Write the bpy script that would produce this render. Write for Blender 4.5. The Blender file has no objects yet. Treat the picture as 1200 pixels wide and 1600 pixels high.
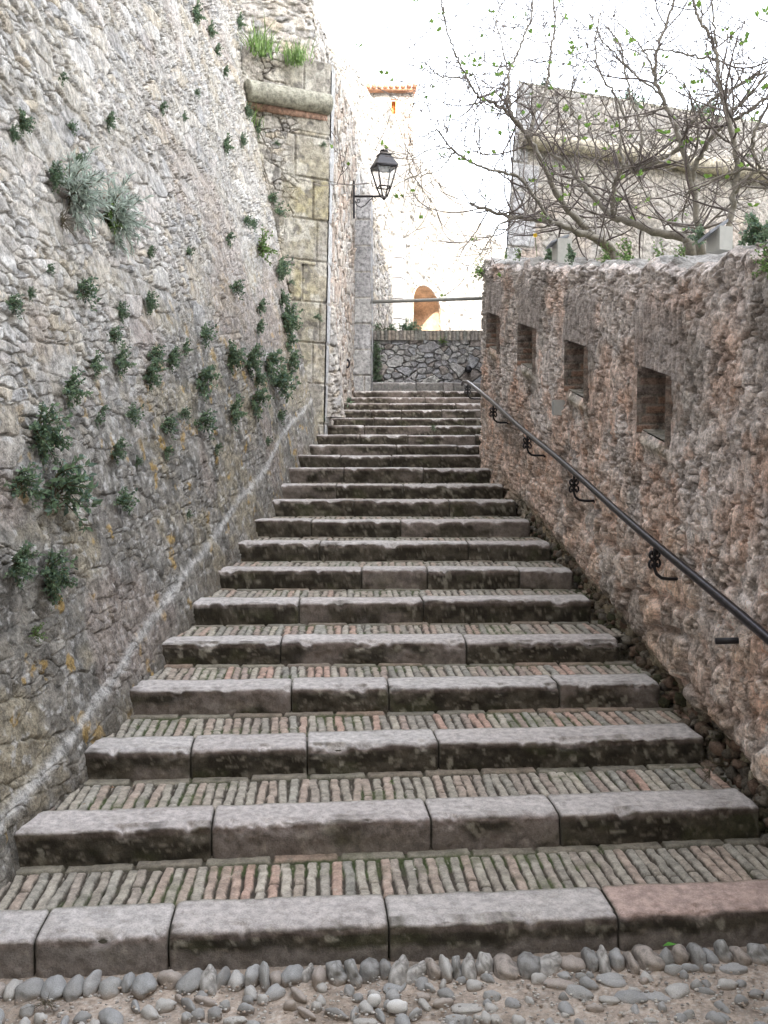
import bpy, math, random
import numpy as np
from mathutils import Vector, Matrix

sc = bpy.context.scene
COL = sc.collection
random.seed(7)
rng = np.random.RandomState(11)

# ------------------------------------------------------------ camera, sky, sun, exposure
EYE = 1.64
PITCH = math.radians(3.05)
F = 1500.0
cam_d = bpy.data.cameras.new('camera')
cam = bpy.data.objects.new('camera', cam_d)
COL.objects.link(cam)
cam.location = (0, 0, EYE)
cam.rotation_euler = (math.radians(90) - PITCH, 0, 0)
cam_d.sensor_fit = 'HORIZONTAL'
cam_d.sensor_width = 36.0
cam_d.lens = 45.0
cam_d.clip_start = 0.05
cam_d.clip_end = 2000
sc.camera = cam

SUN_EL = math.radians(39)
SUN_DIR = Vector((0.30, -0.95, 0)).normalized() * math.cos(SUN_EL) + Vector((0, 0, math.sin(SUN_EL)))
w = bpy.data.worlds.new('World')
sc.world = w
w.use_nodes = True
wn = w.node_tree
wn.nodes.clear()
sky = wn.nodes.new('ShaderNodeTexSky')
sky.sky_type = 'NISHITA'
sky.sun_disc = False
sky.sun_elevation = SUN_EL
sky.sun_rotation = math.atan2(SUN_DIR.x, SUN_DIR.y)
sky.dust_density = 3.0
sky.air_density = 1.0
sky.ozone_density = 1.0
hs = wn.nodes.new('ShaderNodeHueSaturation')
hs.inputs['Saturation'].default_value = 0.3
bgn = wn.nodes.new('ShaderNodeBackground')
bgn.inputs['Strength'].default_value = 0.15
wo = wn.nodes.new('ShaderNodeOutputWorld')
wn.links.new(sky.outputs[0], hs.inputs['Color'])
wn.links.new(hs.outputs[0], bgn.inputs['Color'])
wn.links.new(bgn.outputs[0], wo.inputs['Surface'])

sd = bpy.data.lights.new('sun', 'SUN')
sd.energy = 2.0
sd.angle = math.radians(0.5)
sd.color = (1.0, 0.95, 0.87)
so = bpy.data.objects.new('sun', sd)
COL.objects.link(so)
so.rotation_euler = (-SUN_DIR).to_track_quat('-Z', 'Y').to_euler()
so.location = (0, 0, 40)

sc.view_settings.view_transform = 'Standard'
sc.view_settings.look = 'None'
sc.view_settings.exposure = 3.2
sc.view_settings.gamma = 1.0
sc.cycles.max_bounces = 6
sc.cycles.diffuse_bounces = 4

# ------------------------------------------------------------ helpers
CP, SP = math.cos(PITCH), math.sin(PITCH)


def ray(px, py):
    t = (800 - py) / F
    dy = CP + t * SP
    return ((px - 600) / F / dy, (-SP + t * CP) / dy)      # dx/dY, dz/dY


def P(px, py, Y):
    a, b = ray(px, py)
    return Vector((a * Y, Y, EYE + b * Y))


def zst(Y):                                                 # line of the step edges
    return EYE - 2.193 + 0.2133 * Y


def tag(o, label=None, cat=None, group=None, kind=None):
    if label:
        o['label'] = label
    if cat:
        o['category'] = cat
    if group:
        o['group'] = group
    if kind:
        o['kind'] = kind
    return o


def empty(name, loc, rz=0.0):
    o = bpy.data.objects.new(name, None)
    o.location = loc
    o.rotation_euler = (0, 0, rz)
    o.empty_display_size = 0.2
    COL.objects.link(o)
    return o


def h2(ix, iy, s):
    n = (ix.astype(np.int64) * 374761393 + iy.astype(np.int64) * 668265263 + s * 974711 + 1013904223) & 0xffffffff
    n = ((n ^ (n >> 13)) * 1274126177) & 0xffffffff
    n = ((n ^ (n >> 16)) * 2246822519) & 0xffffffff
    n = n ^ (n >> 15)
    return (n & 0xffffff).astype(np.float64) / 16777215.0


def vn(x, y, s=0):
    x = np.asarray(x, float)
    y = np.asarray(y, float)
    xi = np.floor(x)
    yi = np.floor(y)
    fx = x - xi
    fy = y - yi
    fx = fx * fx * (3 - 2 * fx)
    fy = fy * fy * (3 - 2 * fy)
    a = h2(xi, yi, s)
    b = h2(xi + 1, yi, s)
    c = h2(xi, yi + 1, s)
    d = h2(xi + 1, yi + 1, s)
    return (a * (1 - fx) + b * fx) * (1 - fy) + (c * (1 - fx) + d * fx) * fy


def fbm(x, y, o=4, s=0, g=0.5):
    r = 0
    a = 1
    t = 0
    for i in range(o):
        r = r + a * vn(x * 1.02 ** i + 17.3 * i, y + 9.1 * i, s + i)
        t += a
        a *= g
        x = x * 2.03
        y = y * 2.03
    return r / t


def ss(a, b, x):
    t = np.clip((x - a) / (b - a), 0, 1)
    return t * t * (3 - 2 * t)


def vor(x, y, s=0):
    xi = np.floor(x)
    yi = np.floor(y)
    F1 = np.full(x.shape, 9.0)
    F2 = np.full(x.shape, 9.0)
    I = np.zeros(x.shape)
    J = np.zeros(x.shape)
    DX = np.zeros(x.shape)
    DY = np.zeros(x.shape)
    for dx in (-1, 0, 1):
        for dy in (-1, 0, 1):
            cx = xi + dx
            cy = yi + dy
            px = cx + 0.1 + 0.8 * h2(cx, cy, s)
            py = cy + 0.1 + 0.8 * h2(cx, cy, s + 1)
            ex = x - px
            ey = y - py
            d = np.sqrt(ex * ex + ey * ey)
            m = d < F1
            F2 = np.where(m, F1, np.minimum(F2, d))
            I = np.where(m, h2(cx, cy, s + 2), I)
            J = np.where(m, h2(cx, cy, s + 3), J)
            DX = np.where(m, ex, DX)
            DY = np.where(m, ey, DY)
            F1 = np.where(m, d, F1)
    return F1, F2, I, J, DX, DY


def mixc(a, b, t):
    a = np.asarray(a, float)
    b = np.asarray(b, float)
    t = t[..., None]
    return a * (1 - t) + b * t


def pal(h, cols):
    cols = np.array(cols, float)
    k = np.clip((h * len(cols)).astype(int), 0, len(cols) - 1)
    return cols[k]


class Geo:
    """collects grids, boxes and tubes into one mesh with a colour attribute"""

    def __init__(s):
        s.v = []
        s.c = []
        s.f = []
        s.n = 0

    def raw(s, V, Fc, C):
        V = np.asarray(V, float).reshape(-1, 3)
        C = np.asarray(C, float)
        if C.ndim == 1:
            C = np.tile(C, (len(V), 1))
        s.v.append(V)
        s.c.append(C.reshape(-1, 3))
        s.f.append(np.asarray(Fc, np.int64) + s.n)
        s.n += len(V)

    def grid(s, Pt, C, keep=None, flip=False, closeu=False):
        nr, nc = Pt.shape[:2]
        idx = np.arange(nr * nc).reshape(nr, nc)
        if closeu:
            idx = np.concatenate([idx, idx[:, :1]], 1)
        q = np.stack([idx[:-1, :-1], idx[:-1, 1:], idx[1:, 1:], idx[1:, :-1]], -1).reshape(-1, 4)
        if keep is not None:
            q = q[keep.reshape(-1)]
        if flip:
            q = q[:, ::-1]
        C = np.asarray(C, float)
        if C.ndim == 1:
            C = np.tile(C, (nr * nc, 1))
        s.raw(Pt, q, C)

    def box(s, x0, x1, y0, y1, z0, z1, C):
        V = [(x, y, z) for x in (x0, x1) for y in (y0, y1) for z in (z0, z1)]
        s.hexa(V, C)

    def hexa(s, V, C):
        Fq = [(0, 1, 3, 2), (4, 6, 7, 5), (0, 4, 5, 1), (2, 3, 7, 6), (0, 2, 6, 4), (1, 5, 7, 3)]
        s.raw(V, Fq, C)

    def tube(s, pts, rad, C, n=8, cap=True):
        pts = [Vector(p) for p in pts]
        m = len(pts)
        if not hasattr(rad, '__len__'):
            rad = [rad] * m
        t0 = (pts[1] - pts[0]).normalized()
        a = t0.orthogonal().normalized()
        ring = []
        for i, p in enumerate(pts):
            t = (pts[min(i + 1, m - 1)] - pts[max(i - 1, 0)])
            if t.length < 1e-9:
                t = t0
            t = t.normalized()
            a = (a - t * a.dot(t))
            if a.length < 1e-6:
                a = t.orthogonal()
            a.normalize()
            b = t.cross(a)
            ring.append([p + (a * math.cos(k * 2 * math.pi / n) + b * math.sin(k * 2 * math.pi / n)) * rad[i] for k in range(n)])
        V = np.array([[tuple(q) for q in r] for r in ring])
        base = s.n
        s.grid(V, C, closeu=True)
        if cap:
            for ri, rev in ((0, True), (m - 1, False)):
                cidx = s.n
                c = pts[ri]
                cc = np.array([C if np.ndim(C) == 1 else C[0]])
                k = np.arange(n)
                s.v.append(np.array([tuple(c)]))
                s.c.append(cc)
                s.n += 1
                aidx = base + ri * n + k
                bidx = base + ri * n + (k + 1) % n
                q = np.stack([aidx, bidx, np.full(n, cidx), np.full(n, cidx)], -1)
                s.f.append(q if not rev else q[:, [1, 0, 2, 3]])

    def build(s, name, mat, parent=None, origin=None, smooth=True):
        V = np.concatenate(s.v)
        C = np.concatenate(s.c)
        Q = np.concatenate(s.f)
        o3 = np.zeros(3) if origin is None else np.array(origin, float)
        V = V - o3
        tri = Q[:, 2] == Q[:, 3]
        counts = np.where(tri, 3, 4)
        loops = Q.reshape(-1)
        mask = np.ones((len(Q), 4), bool)
        mask[tri, 3] = False
        loops = loops[mask.reshape(-1)]
        me = bpy.data.meshes.new(name)
        me.vertices.add(len(V))
        me.vertices.foreach_set('co', V.astype(np.float32).reshape(-1))
        me.loops.add(len(loops))
        me.loops.foreach_set('vertex_index', loops.astype(np.int32))
        me.polygons.add(len(Q))
        st = np.concatenate([[0], np.cumsum(counts)[:-1]])
        me.polygons.foreach_set('loop_start', st.astype(np.int32))
        me.polygons.foreach_set('use_smooth', np.full(len(Q), smooth))
        me.update(calc_edges=True)
        at = me.color_attributes.new('col', 'FLOAT_COLOR', 'POINT')
        at.data.foreach_set('color', np.concatenate([C, np.ones((len(C), 1))], 1).astype(np.float32).reshape(-1))
        me.materials.append(mat)
        ob = bpy.data.objects.new(name, me)
        COL.objects.link(ob)
        if origin is not None:
            ob.location = tuple(o3)
        if parent is not None:
            ob.parent = parent
            ob.location = Vector(tuple(o3)) - parent.location if origin is not None else -parent.location
        return ob


def material(name, rough=0.9, bump=0.6, bscale=60.0, var=0.35, col=None, metallic=0.0, spec=0.3, dist=0.004, translucent=0.0):
    m = bpy.data.materials.new(name)
    m.use_nodes = True
    nt = m.node_tree
    N = nt.nodes
    L = nt.links
    bs = N['Principled BSDF']
    bs.inputs['Roughness'].default_value = rough
    bs.inputs['Metallic'].default_value = metallic
    bs.inputs['Specular IOR Level'].default_value = spec
    if col is None:
        at = N.new('ShaderNodeAttribute')
        at.attribute_name = 'col'
        src = at.outputs['Color']
    else:
        rg = N.new('ShaderNodeRGB')
        rg.outputs[0].default_value = (*col, 1)
        src = rg.outputs[0]
    tc = N.new('ShaderNodeTexCoord')
    n1 = N.new('ShaderNodeTexNoise')
    n1.inputs['Scale'].default_value = bscale
    n1.inputs['Detail'].default_value = 6
    n1.inputs['Roughness'].default_value = 0.65
    L.new(tc.outputs['Object'], n1.inputs['Vector'])
    n2 = N.new('ShaderNodeTexNoise')
    n2.inputs['Scale'].default_value = bscale * 0.22
    n2.inputs['Detail'].default_value = 5
    L.new(tc.outputs['Object'], n2.inputs['Vector'])
    n3 = N.new('ShaderNodeTexNoise')
    n3.inputs['Scale'].default_value = bscale * 3.1
    n3.inputs['Detail'].default_value = 3
    L.new(tc.outputs['Object'], n3.inputs['Vector'])
    a0 = N.new('ShaderNodeMath')
    a0.operation = 'MULTIPLY_ADD'
    a0.inputs[1].default_value = 0.6
    L.new(n3.outputs['Fac'], a0.inputs[0])
    L.new(n1.outputs['Fac'], a0.inputs[2])
    ad = N.new('ShaderNodeMath')
    ad.operation = 'ADD'
    L.new(a0.outputs[0], ad.inputs[0])
    L.new(n2.outputs['Fac'], ad.inputs[1])
    mr = N.new('ShaderNodeMapRange')
    mr.inputs['From Min'].default_value = 1.10
    mr.inputs['From Max'].default_value = 1.50
    mr.inputs['To Min'].default_value = 1 - var
    mr.inputs['To Max'].default_value = 1 + var
    L.new(ad.outputs[0], mr.inputs['Value'])
    mu = N.new('ShaderNodeVectorMath')
    mu.operation = 'SCALE'
    L.new(src, mu.inputs[0])
    L.new(mr.outputs[0], mu.inputs['Scale'])
    L.new(mu.outputs[0], bs.inputs['Base Color'])
    bp = N.new('ShaderNodeBump')
    bp.inputs['Strength'].default_value = bump
    bp.inputs['Distance'].default_value = dist
    L.new(ad.outputs[0], bp.inputs['Height'])
    L.new(bp.outputs[0], bs.inputs['Normal'])
    if translucent > 0:
        tr = N.new('ShaderNodeBsdfTranslucent')
        L.new(mu.outputs[0], tr.inputs['Color'])
        mx = N.new('ShaderNodeMixShader')
        mx.inputs[0].default_value = translucent
        L.new(bs.outputs[0], mx.inputs[1])
        L.new(tr.outputs[0], mx.inputs[2])
        L.new(mx.outputs[0], N['Material Output'].inputs['Surface'])
    return m


M_ST = material('weathered_stone', bscale=85, var=0.48, bump=1.0, dist=0.009)
M_KERB = material('kerb_stone', bscale=150, var=0.26, bump=0.8, dist=0.005)
M_BRICK = material('paving_brick', bscale=120, var=0.3, bump=0.6, dist=0.004)
M_FAR = material('far_masonry', bscale=14, var=0.2, bump=0.4, dist=0.02)
M_DIRT = material('dirt', bscale=90, var=0.3, bump=0.7, dist=0.004)
M_PEB = material('river_pebble', bscale=60, var=0.22, bump=0.15, dist=0.002, rough=0.7)
M_IRON = material('dark_painted_iron', col=(0.018, 0.017, 0.02), rough=0.42, bump=0.2, bscale=200, var=0.3, metallic=0.3, spec=0.5, dist=0.001)
M_RAIL = material('worn_rail_iron', col=(0.035, 0.031, 0.036), rough=0.3, bump=0.1, bscale=160, var=0.35, metallic=0.75, spec=0.5, dist=0.001)
M_BARK = material('bark', bscale=60, var=0.3, bump=0.5, dist=0.004)
M_LEAF = material('leaf', bscale=40, var=0.25, bump=0.1, rough=0.6, translucent=0.35)
M_GREY = material('grey_metal', bscale=30, var=0.06, bump=0.05, rough=0.5)
M_TILE = material('roof_tile', bscale=20, var=0.3, bump=0.3)

# ------------------------------------------------------------ surface patterns (depth, colour)
STONES = [tuple(.72 * c + .28 * (sum(q) / 3) for c in q) for q in [(.46, .42, .36), (.42, .40, .37), (.50, .47, .42), (.38, .35, .31), (.45, .38, .28), (.50, .45, .38), (.34, .33, .32), (.47, .42, .38), (.52, .49, .45), (.40, .37, .33)]]
MORT = (.40, .36, .31)


def rubble(U, V, s=0, bu=.30, bv=.15, su=.13, sv=.07, amp=.03, pbig=.4, cols=STONES, mort=(.36, .33, .29), mtone=1.0, smear=.5):
    wu = U + .05 * (fbm(U * 5, V * 5, 3, s + 50) - .5) + .02 * (fbm(U * 22, V * 22, 2, s + 55) - .5)
    wv = V + .05 * (fbm(U * 5, V * 5, 3, s + 60) - .5) + .02 * (fbm(U * 22, V * 22, 2, s + 65) - .5)
    F1, F2, I, J, DX, DY = vor(wu / bu, wv / bv, s)
    G1, G2, K, L, EX, EY = vor(wu / su, wv / sv, s + 20)
    big = I < pbig
    eb = F2 - F1
    es = np.minimum(G2 - G1, np.where(big, 9, (eb + .02) * 3.0))
    e = np.where(big, eb * 1.6, es)
    idh = np.where(big, (I * 7.3) % 1.0, K)
    id2 = np.where(big, J, L)
    tx = np.where(big, DX * bu / .3, EX * su / .13)
    ty = np.where(big, DY * bv / .15, EY * sv / .07)
    sm = ss(.35, .7, fbm(U * 1.7, V * 1.7, 3, s + 70)) * smear
    edge = ss(.02, .09 + .16 * fbm(U * 30, V * 30, 2, s + 80), e)
    hgt = .35 + .65 * id2
    d = edge * hgt * amp + (tx * (idh - .5) + ty * (id2 - .5)) * amp * 1.3 * edge
    d = d * (1 - .6 * sm) + .016 * (fbm(U * 14, V * 18, 5, s + 90, .6) - .5)
    d = d + (fbm(U * 60, V * 60, 2, s + 91) - .5) * .004
    cre = (1 - ss(.0, .09, e)) * ss(.50, .62, fbm(U * 7, V * 7, 2, s + 95))
    d = d - cre * .03
    C = pal(idh, cols)
    C = C * (0.80 + .42 * id2[..., None])
    C = mixc(C, mort, (1 - edge) * .9)
    C = mixc(C, mort, sm * .7 * ss(.3, .6, fbm(U * 9, V * 9, 3, s + 99)))
    C = C * (.78 + .44 * fbm(U * 25, V * 25, 4, s + 98))[..., None]
    C = mixc(C, (.10, .09, .075), cre * .6)
    return d, C * mtone


def masonry(U, V, s=0, cw=.5, ch=.32, amp=.012, cols=((.44, .43, .41), (.40, .39, .37), (.47, .46, .43)), joint=.012, mort=(.36, .34, .31)):
    r = np.floor(V / ch + .25 * (h2(np.floor(V / ch), 0 * V, s + 5) - .5))
    off = h2(r, 0 * r, s)
    uu = U / cw + off
    k = np.floor(uu)
    fu = (uu - k)
    fv = V / ch - np.floor(V / ch)
    wob = .5 * joint * (fbm(U * 20, V * 20, 2, s + 9) - .5)
    eu = np.minimum(fu, 1 - fu) * cw + wob
    ev = np.minimum(fv, 1 - fv) * ch + wob
    e = np.minimum(eu, ev)
    edge = ss(joint * .3, joint * 1.8, e)
    idh = h2(k, np.floor(V / ch), s + 3)
    d = edge * amp * (.6 + .8 * idh) + .006 * (fbm(U * 12, V * 12, 4, s + 7) - .5)
    C = pal(idh, cols) * (.8 + .4 * fbm(U * 14, V * 14, 4, s + 8))[..., None]
    C = mixc(C, mort, 1 - edge)
    return d, C


def panel(g, A, B, Cc, D, nu, nv, fn, flip=False, su=1.0, off=(0, 0), N=None):
    """A bottom-left, B bottom-right, Cc top-right, D top-left; fn(U,V) in metres"""
    A, B, Cc, D = [np.array(tuple(q), float) for q in (A, B, Cc, D)]
    u = np.linspace(0, 1, nu)[None, :, None]
    v = np.linspace(0, 1, nv)[:, None, None]
    Pt = (A * (1 - u) + B * u) * (1 - v) + (D * (1 - u) + Cc * u) * v
    lu = max(np.linalg.norm(B - A), np.linalg.norm(Cc - D))
    lv = np.linalg.norm(D - A)
    U = np.broadcast_to(u[..., 0] * lu, Pt.shape[:2]) + off[0]
    V = np.broadcast_to(v[..., 0] * lv, Pt.shape[:2]) + off[1]
    if N is None:
        N = np.cross(B - A, D - A)
        N /= np.linalg.norm(N)
    else:
        N = np.array(N, float)
    d, C = fn(U, V)
    g.grid(Pt + N * d[..., None], C, flip=flip)


# ------------------------------------------------------------ step geometry from the photograph
STEPS = [  # left (px,py), right (px,py), joints px
    ((-75, 1471), (1262, 1416), (52, 262, 608, 968)),
    ((16, 1302), (1190, 1258), (330, 674, 876)),
    ((128, 1174), (1102, 1149), (297, 480, 686)),
    ((197, 1079), (1033, 1066), (455, 608, 875)),
    ((248, 1004), (970, 1000), (438, 729)),
    ((296, 941), (925, 937), (467, 662)),
    ((338, 891), (896, 889), (565, 668, 812)),
    ((368, 850), (861, 847), (499, 732)),
    ((395, 814), (829, 812), (486, 626)),
    ((423, 782), (807, 782), (553, 702)),
    ((436, 758), (787, 756), (525, 630)),
    ((448, 732), (766, 730), (537, 662)),
    ((464, 712), (753, 710), (532, 612)),
    ((480, 696), (770, 694), (619, 715)),
    ((492, 681), (785, 677), (562, 637, 743)),
    ((507, 666), (795, 663), (569, 677)),
    ((515, 655), (800, 650), (584, 627, 726)),
    ((526, 641), (805, 638), (579, 627, 690)),
    ((536, 631), (810, 628), (608, 712)),
    ((544, 621.5), (815, 618.5), (664,)),
    ((552, 611.5), (820, 609.5), (695,)),
]
SD = []
for i, (L, R, J) in enumerate(STEPS):
    xm = 600
    ym = (L[1] + R[1]) / 2
    b = ray(xm, ym)[1]
    Y = 2.193 / (0.2133 - b)
    z = EYE + b * Y
    if i < 6:
        out = []
        for (px, py) in (L, R):
            a, bb = ray(px, py)
            Yk = (z - EYE) / bb
            out.append((a * Yk, Yk))
        (xl, yl), (xr_, yr_) = out
    else:
        yl = yr_ = Y
        xl = ray(*L)[0] * Y
        xr_ = ray(*R)[0] * Y
    js = []
    for j in J:
        t = (j - L[0]) / (R[0] - L[0])
        py = L[1] + (R[1] - L[1]) * t
        # x on the line between ends along this pixel column
        a = ray(j, py)[0]
        # solve x = xl+(xr-xl)k, Y = yl+(yr-yl)k, x = a*Y
        k = (a * yl - xl) / ((xr_ - xl) - a * (yr_ - yl))
        js.append(k)
    SD.append(dict(xl=xl, yl=yl, xr=xr_, yr=yr_, z=z, js=js, Y=Y))

# left wall base line x(Y) from the step ends
_ly = np.array([-20, 0, 2.0] + [s['yl'] for s in SD[:15]] + [12.4, 14, 16.2, 20, 23])
_lx = np.array([-3.2, -1.75, -1.62] + [s['xl'] for s in SD[:15]] + [-.80, -.62, -.45, .02, .4])
_lx[3:18] = _lx[3:18] - .0


def xlw(Y):
    return np.interp(Y, _ly, _lx)


def xrw(Y):
    return 1.06 + .067 * (10.6 - np.asarray(Y, float))


# ------------------------------------------------------------ ground, terrace, bank
g = Geo()
xs = np.concatenate([np.linspace(-80, -3, 20), np.linspace(-2.6, 3.0, 640), np.linspace(3.4, 80, 20)])
ys = np.concatenate([np.linspace(-60, 1.5, 14), np.linspace(1.6, 3.6, 260), np.linspace(3.9, 90, 14)])
X, Yg = np.meshgrid(xs, ys)
Z = .02 * (fbm(X * 1.5, Yg * 1.5, 3, 3) - .5) + .010 * (fbm(X * 9, Yg * 9, 4, 4) - .5) + .004 * (fbm(X * 60, Yg * 60, 2, 6) - .5)
Z = Z - .02
C = mixc((.30, .24, .19), (.38, .32, .27), fbm(X * 2.5, Yg * 2.5, 4, 5))
grit = ss(.68, .78, vn(X * 160, Yg * 160, 8))
C = mixc(C, (.45, .42, .38), grit * .6)
C = mixc(C, (.16, .13, .10), ss(.55, .8, fbm(X * 6, Yg * 6, 4, 9)) * .5)
g.grid(np.stack([X, Yg, Z], -1), C)
tag(g.build('ground', M_DIRT), kind='structure')

# upper terrace behind the parapet
g = Geo()
zt = zst(15.6) + .16
g.box(-1.2, 14, 17.0, 60, zt - .5, zt, (.36, .33, .28))
tag(g.build('upper_terrace', M_DIRT), kind='structure')

# bank behind the right wall
g = Geo()
xs = np.linspace(0, 12, 60)
ys = np.linspace(1.2, 15.5, 70)
X, Yg = np.meshgrid(xs, ys)
Xb = xrw(Yg) + .35 + X + np.maximum(0, Yg - 10.4) * .25
Z = zst(Yg) + 1.95 + .12 * (fbm(Xb * 1.3, Yg * 1.3, 3, 21) - .5) + X * .03
Z = np.where(Yg < 2.0, -.1, Z)
C = mixc((.20, .17, .11), (.12, .14, .06), fbm(Xb * 3, Yg * 3, 4, 22))
g.grid(np.stack([Xb, Yg, Z], -1), C)
tag(g.build('earth_bank', M_DIRT), kind='structure')

# ------------------------------------------------------------ staircase
stair = empty('staircase', (0, 3.0, 0))
tag(stair, 'long flight of worn grey stone kerb steps with treads of bricks on edge', 'staircase')
DEP = .215


def kerb_mesh(S, k0, k1, idx, sj):
    """one kerb stone from fraction k0 to k1 along the step"""
    A = np.array([S['xl'], S['yl'], S['z']])
    B = np.array([S['xr'], S['yr'], S['z']])
    ax = (B - A)
    Lx = np.linalg.norm(ax)
    ax = ax / Lx
    fw = np.array([ax[1], -ax[0], 0])                       # towards the viewer
    gap = .003
    u0, u1 = k0 * Lx + gap, k1 * Lx - gap
    Ln = u1 - u0
    res = .0075 if idx < 3 else (.010 if idx < 8 else .018)
    nu = max(8, int(Ln / res))
    ue = np.array([0, .004, .010, .018, .028])
    us = np.concatenate([ue, np.linspace(.036, Ln - .036, nu), (Ln - ue)[::-1]])
    H = .20
    nf = 18 if idx < 5 else 9
    nt = 20 if idx < 5 else 6
    r = .012 + .005 * (sj % 3)
    pr = []
    for q in np.linspace(-H, -r, nf):
        pr.append((0.0, q, 0))
    for q in np.linspace(0, 90, 7)[1:-1]:
        q = math.radians(q)
        pr.append((-r + r * math.cos(q), -r + r * math.sin(q), 1))
    for q in np.linspace(-r, -DEP, nt):
        pr.append((q, 0.0, 2))
    pr.append((-DEP - .004, -.02, 2))
    pr.append((-DEP - .004, -H, 2))
    pr = np.array(pr)
    a, zq = pr[:, 0], pr[:, 1]
    Ug, Kg = np.meshgrid(us, np.arange(len(pr)))
    ag = a[Kg]
    zg = zq[Kg]
    # rounding at the ends
    ed = np.minimum(Ug, Ln - Ug)
    rd = np.clip(1 - ed / .016, 0, 1) ** 2 * .008
    sh = rd
    ag = ag - np.where(ag > -DEP * .5, sh, -sh)
    zg = zg - sh * (zg > -.06)
    U = Ug + u0 + idx * 7.7
    arc = ag - zg * 1.0
    n1 = fbm(U * 9, arc * 9, 4, 100 + idx, .6) - .5
    n2 = fbm(U * 30, arc * 30, 4, 130 + idx) - .5
    front = (pr[:, 2][Kg] == 0)
    corner = (pr[:, 2][Kg] == 1)
    # wear: the arris wanders, chips
    chip = ss(.48, .9, fbm(U * 11 + sj * 5, arc * 6, 4, 160 + idx, .6)) * .030
    near_edge = np.exp(-((zg + .01) / .026) ** 2) * ss(-.09, -.02, ag) * (ag > -.05)
    amp_f = .022 * n1 + .014 * n2
    amp_t = .010 * n1 + .005 * n2
    rough = np.where(front, amp_f, np.where(corner, .5 * (amp_f + amp_t), 0))
    ag2 = ag + rough - chip * near_edge + .010 * (fbm(U * 1.1, U * 0 + 3.3, 2, 170) - .5)
    zg2 = zg + np.where(corner | (pr[:, 2][Kg] == 2), amp_t, 0) * (ag > -DEP - .001) - chip * near_edge - .010 * ss(.4, 1, (ag + DEP) / DEP) * (fbm(U * 1.7, U * 0, 2, 180 + idx))
    # slight roll of each stone
    rz = (h2(np.array(idx), np.array(sj), 77) - .5) * .010
    zg2 = zg2 + rz
    Pt = A + ax * (Ug + u0)[..., None] + fw * ag2[..., None] + np.array([0, 0, 1.0]) * zg2[..., None]
    # colour
    top = mixc((.40, .375, .36), (.56, .53, .505), fbm(U * 4, ag * 9, 4, 190 + idx))
    top = mixc(top, (.25, .23, .20), ss(.54, .70, fbm(U * 23 + 9, ag * 31 + idx, 5, 191 + idx * 3 + sj, .7)) * .35)
    tint = h2(np.array(idx * 5 + sj), np.array(3), 5)
    top = mixc(top, (.42, .36, .34), np.full(U.shape, .35 * tint))
    if idx == 0 and k1 > .99:
        top = mixc(top, (.44, .30, .25), np.full(U.shape, .75))
    top = top * (.88 + .24 * fbm(U * 60, arc * 60, 3, 195))[..., None]
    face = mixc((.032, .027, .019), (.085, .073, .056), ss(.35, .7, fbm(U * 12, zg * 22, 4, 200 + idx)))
    fl = ss(.60, .74, fbm(U * 30, zg * 75, 4, 205 + idx, .65))
    face = mixc(face, (.24, .21, .17), fl * .55)
    lich = ss(.70, .78, vn(U * 26, zg * 26, 210 + idx) * .75 + .25 * vn(U * 60, zg * 60, 211)) * ss(.35, .6, fbm(U * 2.5, zg * 4, 2, 212))
    face = mixc(face, (.28, .26, .21), lich * .7)
    face = mixc(face, (.075, .08, .035), ss(.6, .8, fbm(U * 5, zg * 9, 3, 215)) * .35)
    if idx == 0:
        low = ss(-.055, -.085, zg + .015 * n1 * 4)
        face = mixc(face, (.25, .22, .20), low * .7)
        if k1 < .3:
            face = mixc(face, (.25, .22, .20), np.full(U.shape, .65))
    elif h2(np.array(idx), np.array(sj), 31) > .8:
        face = mixc(face, (.26, .22, .20), ss(.4, .6, fbm(U * 4, zg * 6, 3, 217)) * .6)
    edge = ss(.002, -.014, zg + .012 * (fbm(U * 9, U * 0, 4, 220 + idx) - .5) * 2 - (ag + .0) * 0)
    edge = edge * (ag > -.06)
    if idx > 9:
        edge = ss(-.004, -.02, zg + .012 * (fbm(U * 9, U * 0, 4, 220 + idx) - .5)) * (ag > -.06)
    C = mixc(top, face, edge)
    rim = np.exp(-((zg + .016) / .010) ** 2) * (ag > -.05)
    C = mixc(C, (.26, .20, .185), rim * .35)
    C = mixc(C, (.09, .08, .065), np.exp(-(ed / .004) ** 2) * .7)
    C = mixc(C, (.12, .115, .07), np.exp(-((ag + DEP) / .012) ** 2) * .6 * (zg > -.03))
    gg = Geo()
    gg.grid(Pt, C, flip=True)
    n_ = len(pr)
    for col_, fl in ((0, False), (Pt.shape[1] - 1, True)):   # end caps
        ring = Pt[:, col_, :]
        cen = ring.mean(0)
        V = np.concatenate([ring, cen[None]])
        k = np.arange(n_)
        q = np.stack([k, (k + 1) % n_, np.full(n_, n_), np.full(n_, n_)], -1)
        if fl:
            q = q[:, [1, 0, 2, 3]]
        gg.raw(V, q, (.12, .11, .09))
    return gg


BR = [(.26, .22, .18), (.23, .21, .18), (.30, .27, .22), (.31, .22, .175), (.25, .20, .17), (.20, .19, .165), (.31, .28, .235), (.33, .225, .18), (.24, .23, .20)]


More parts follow.
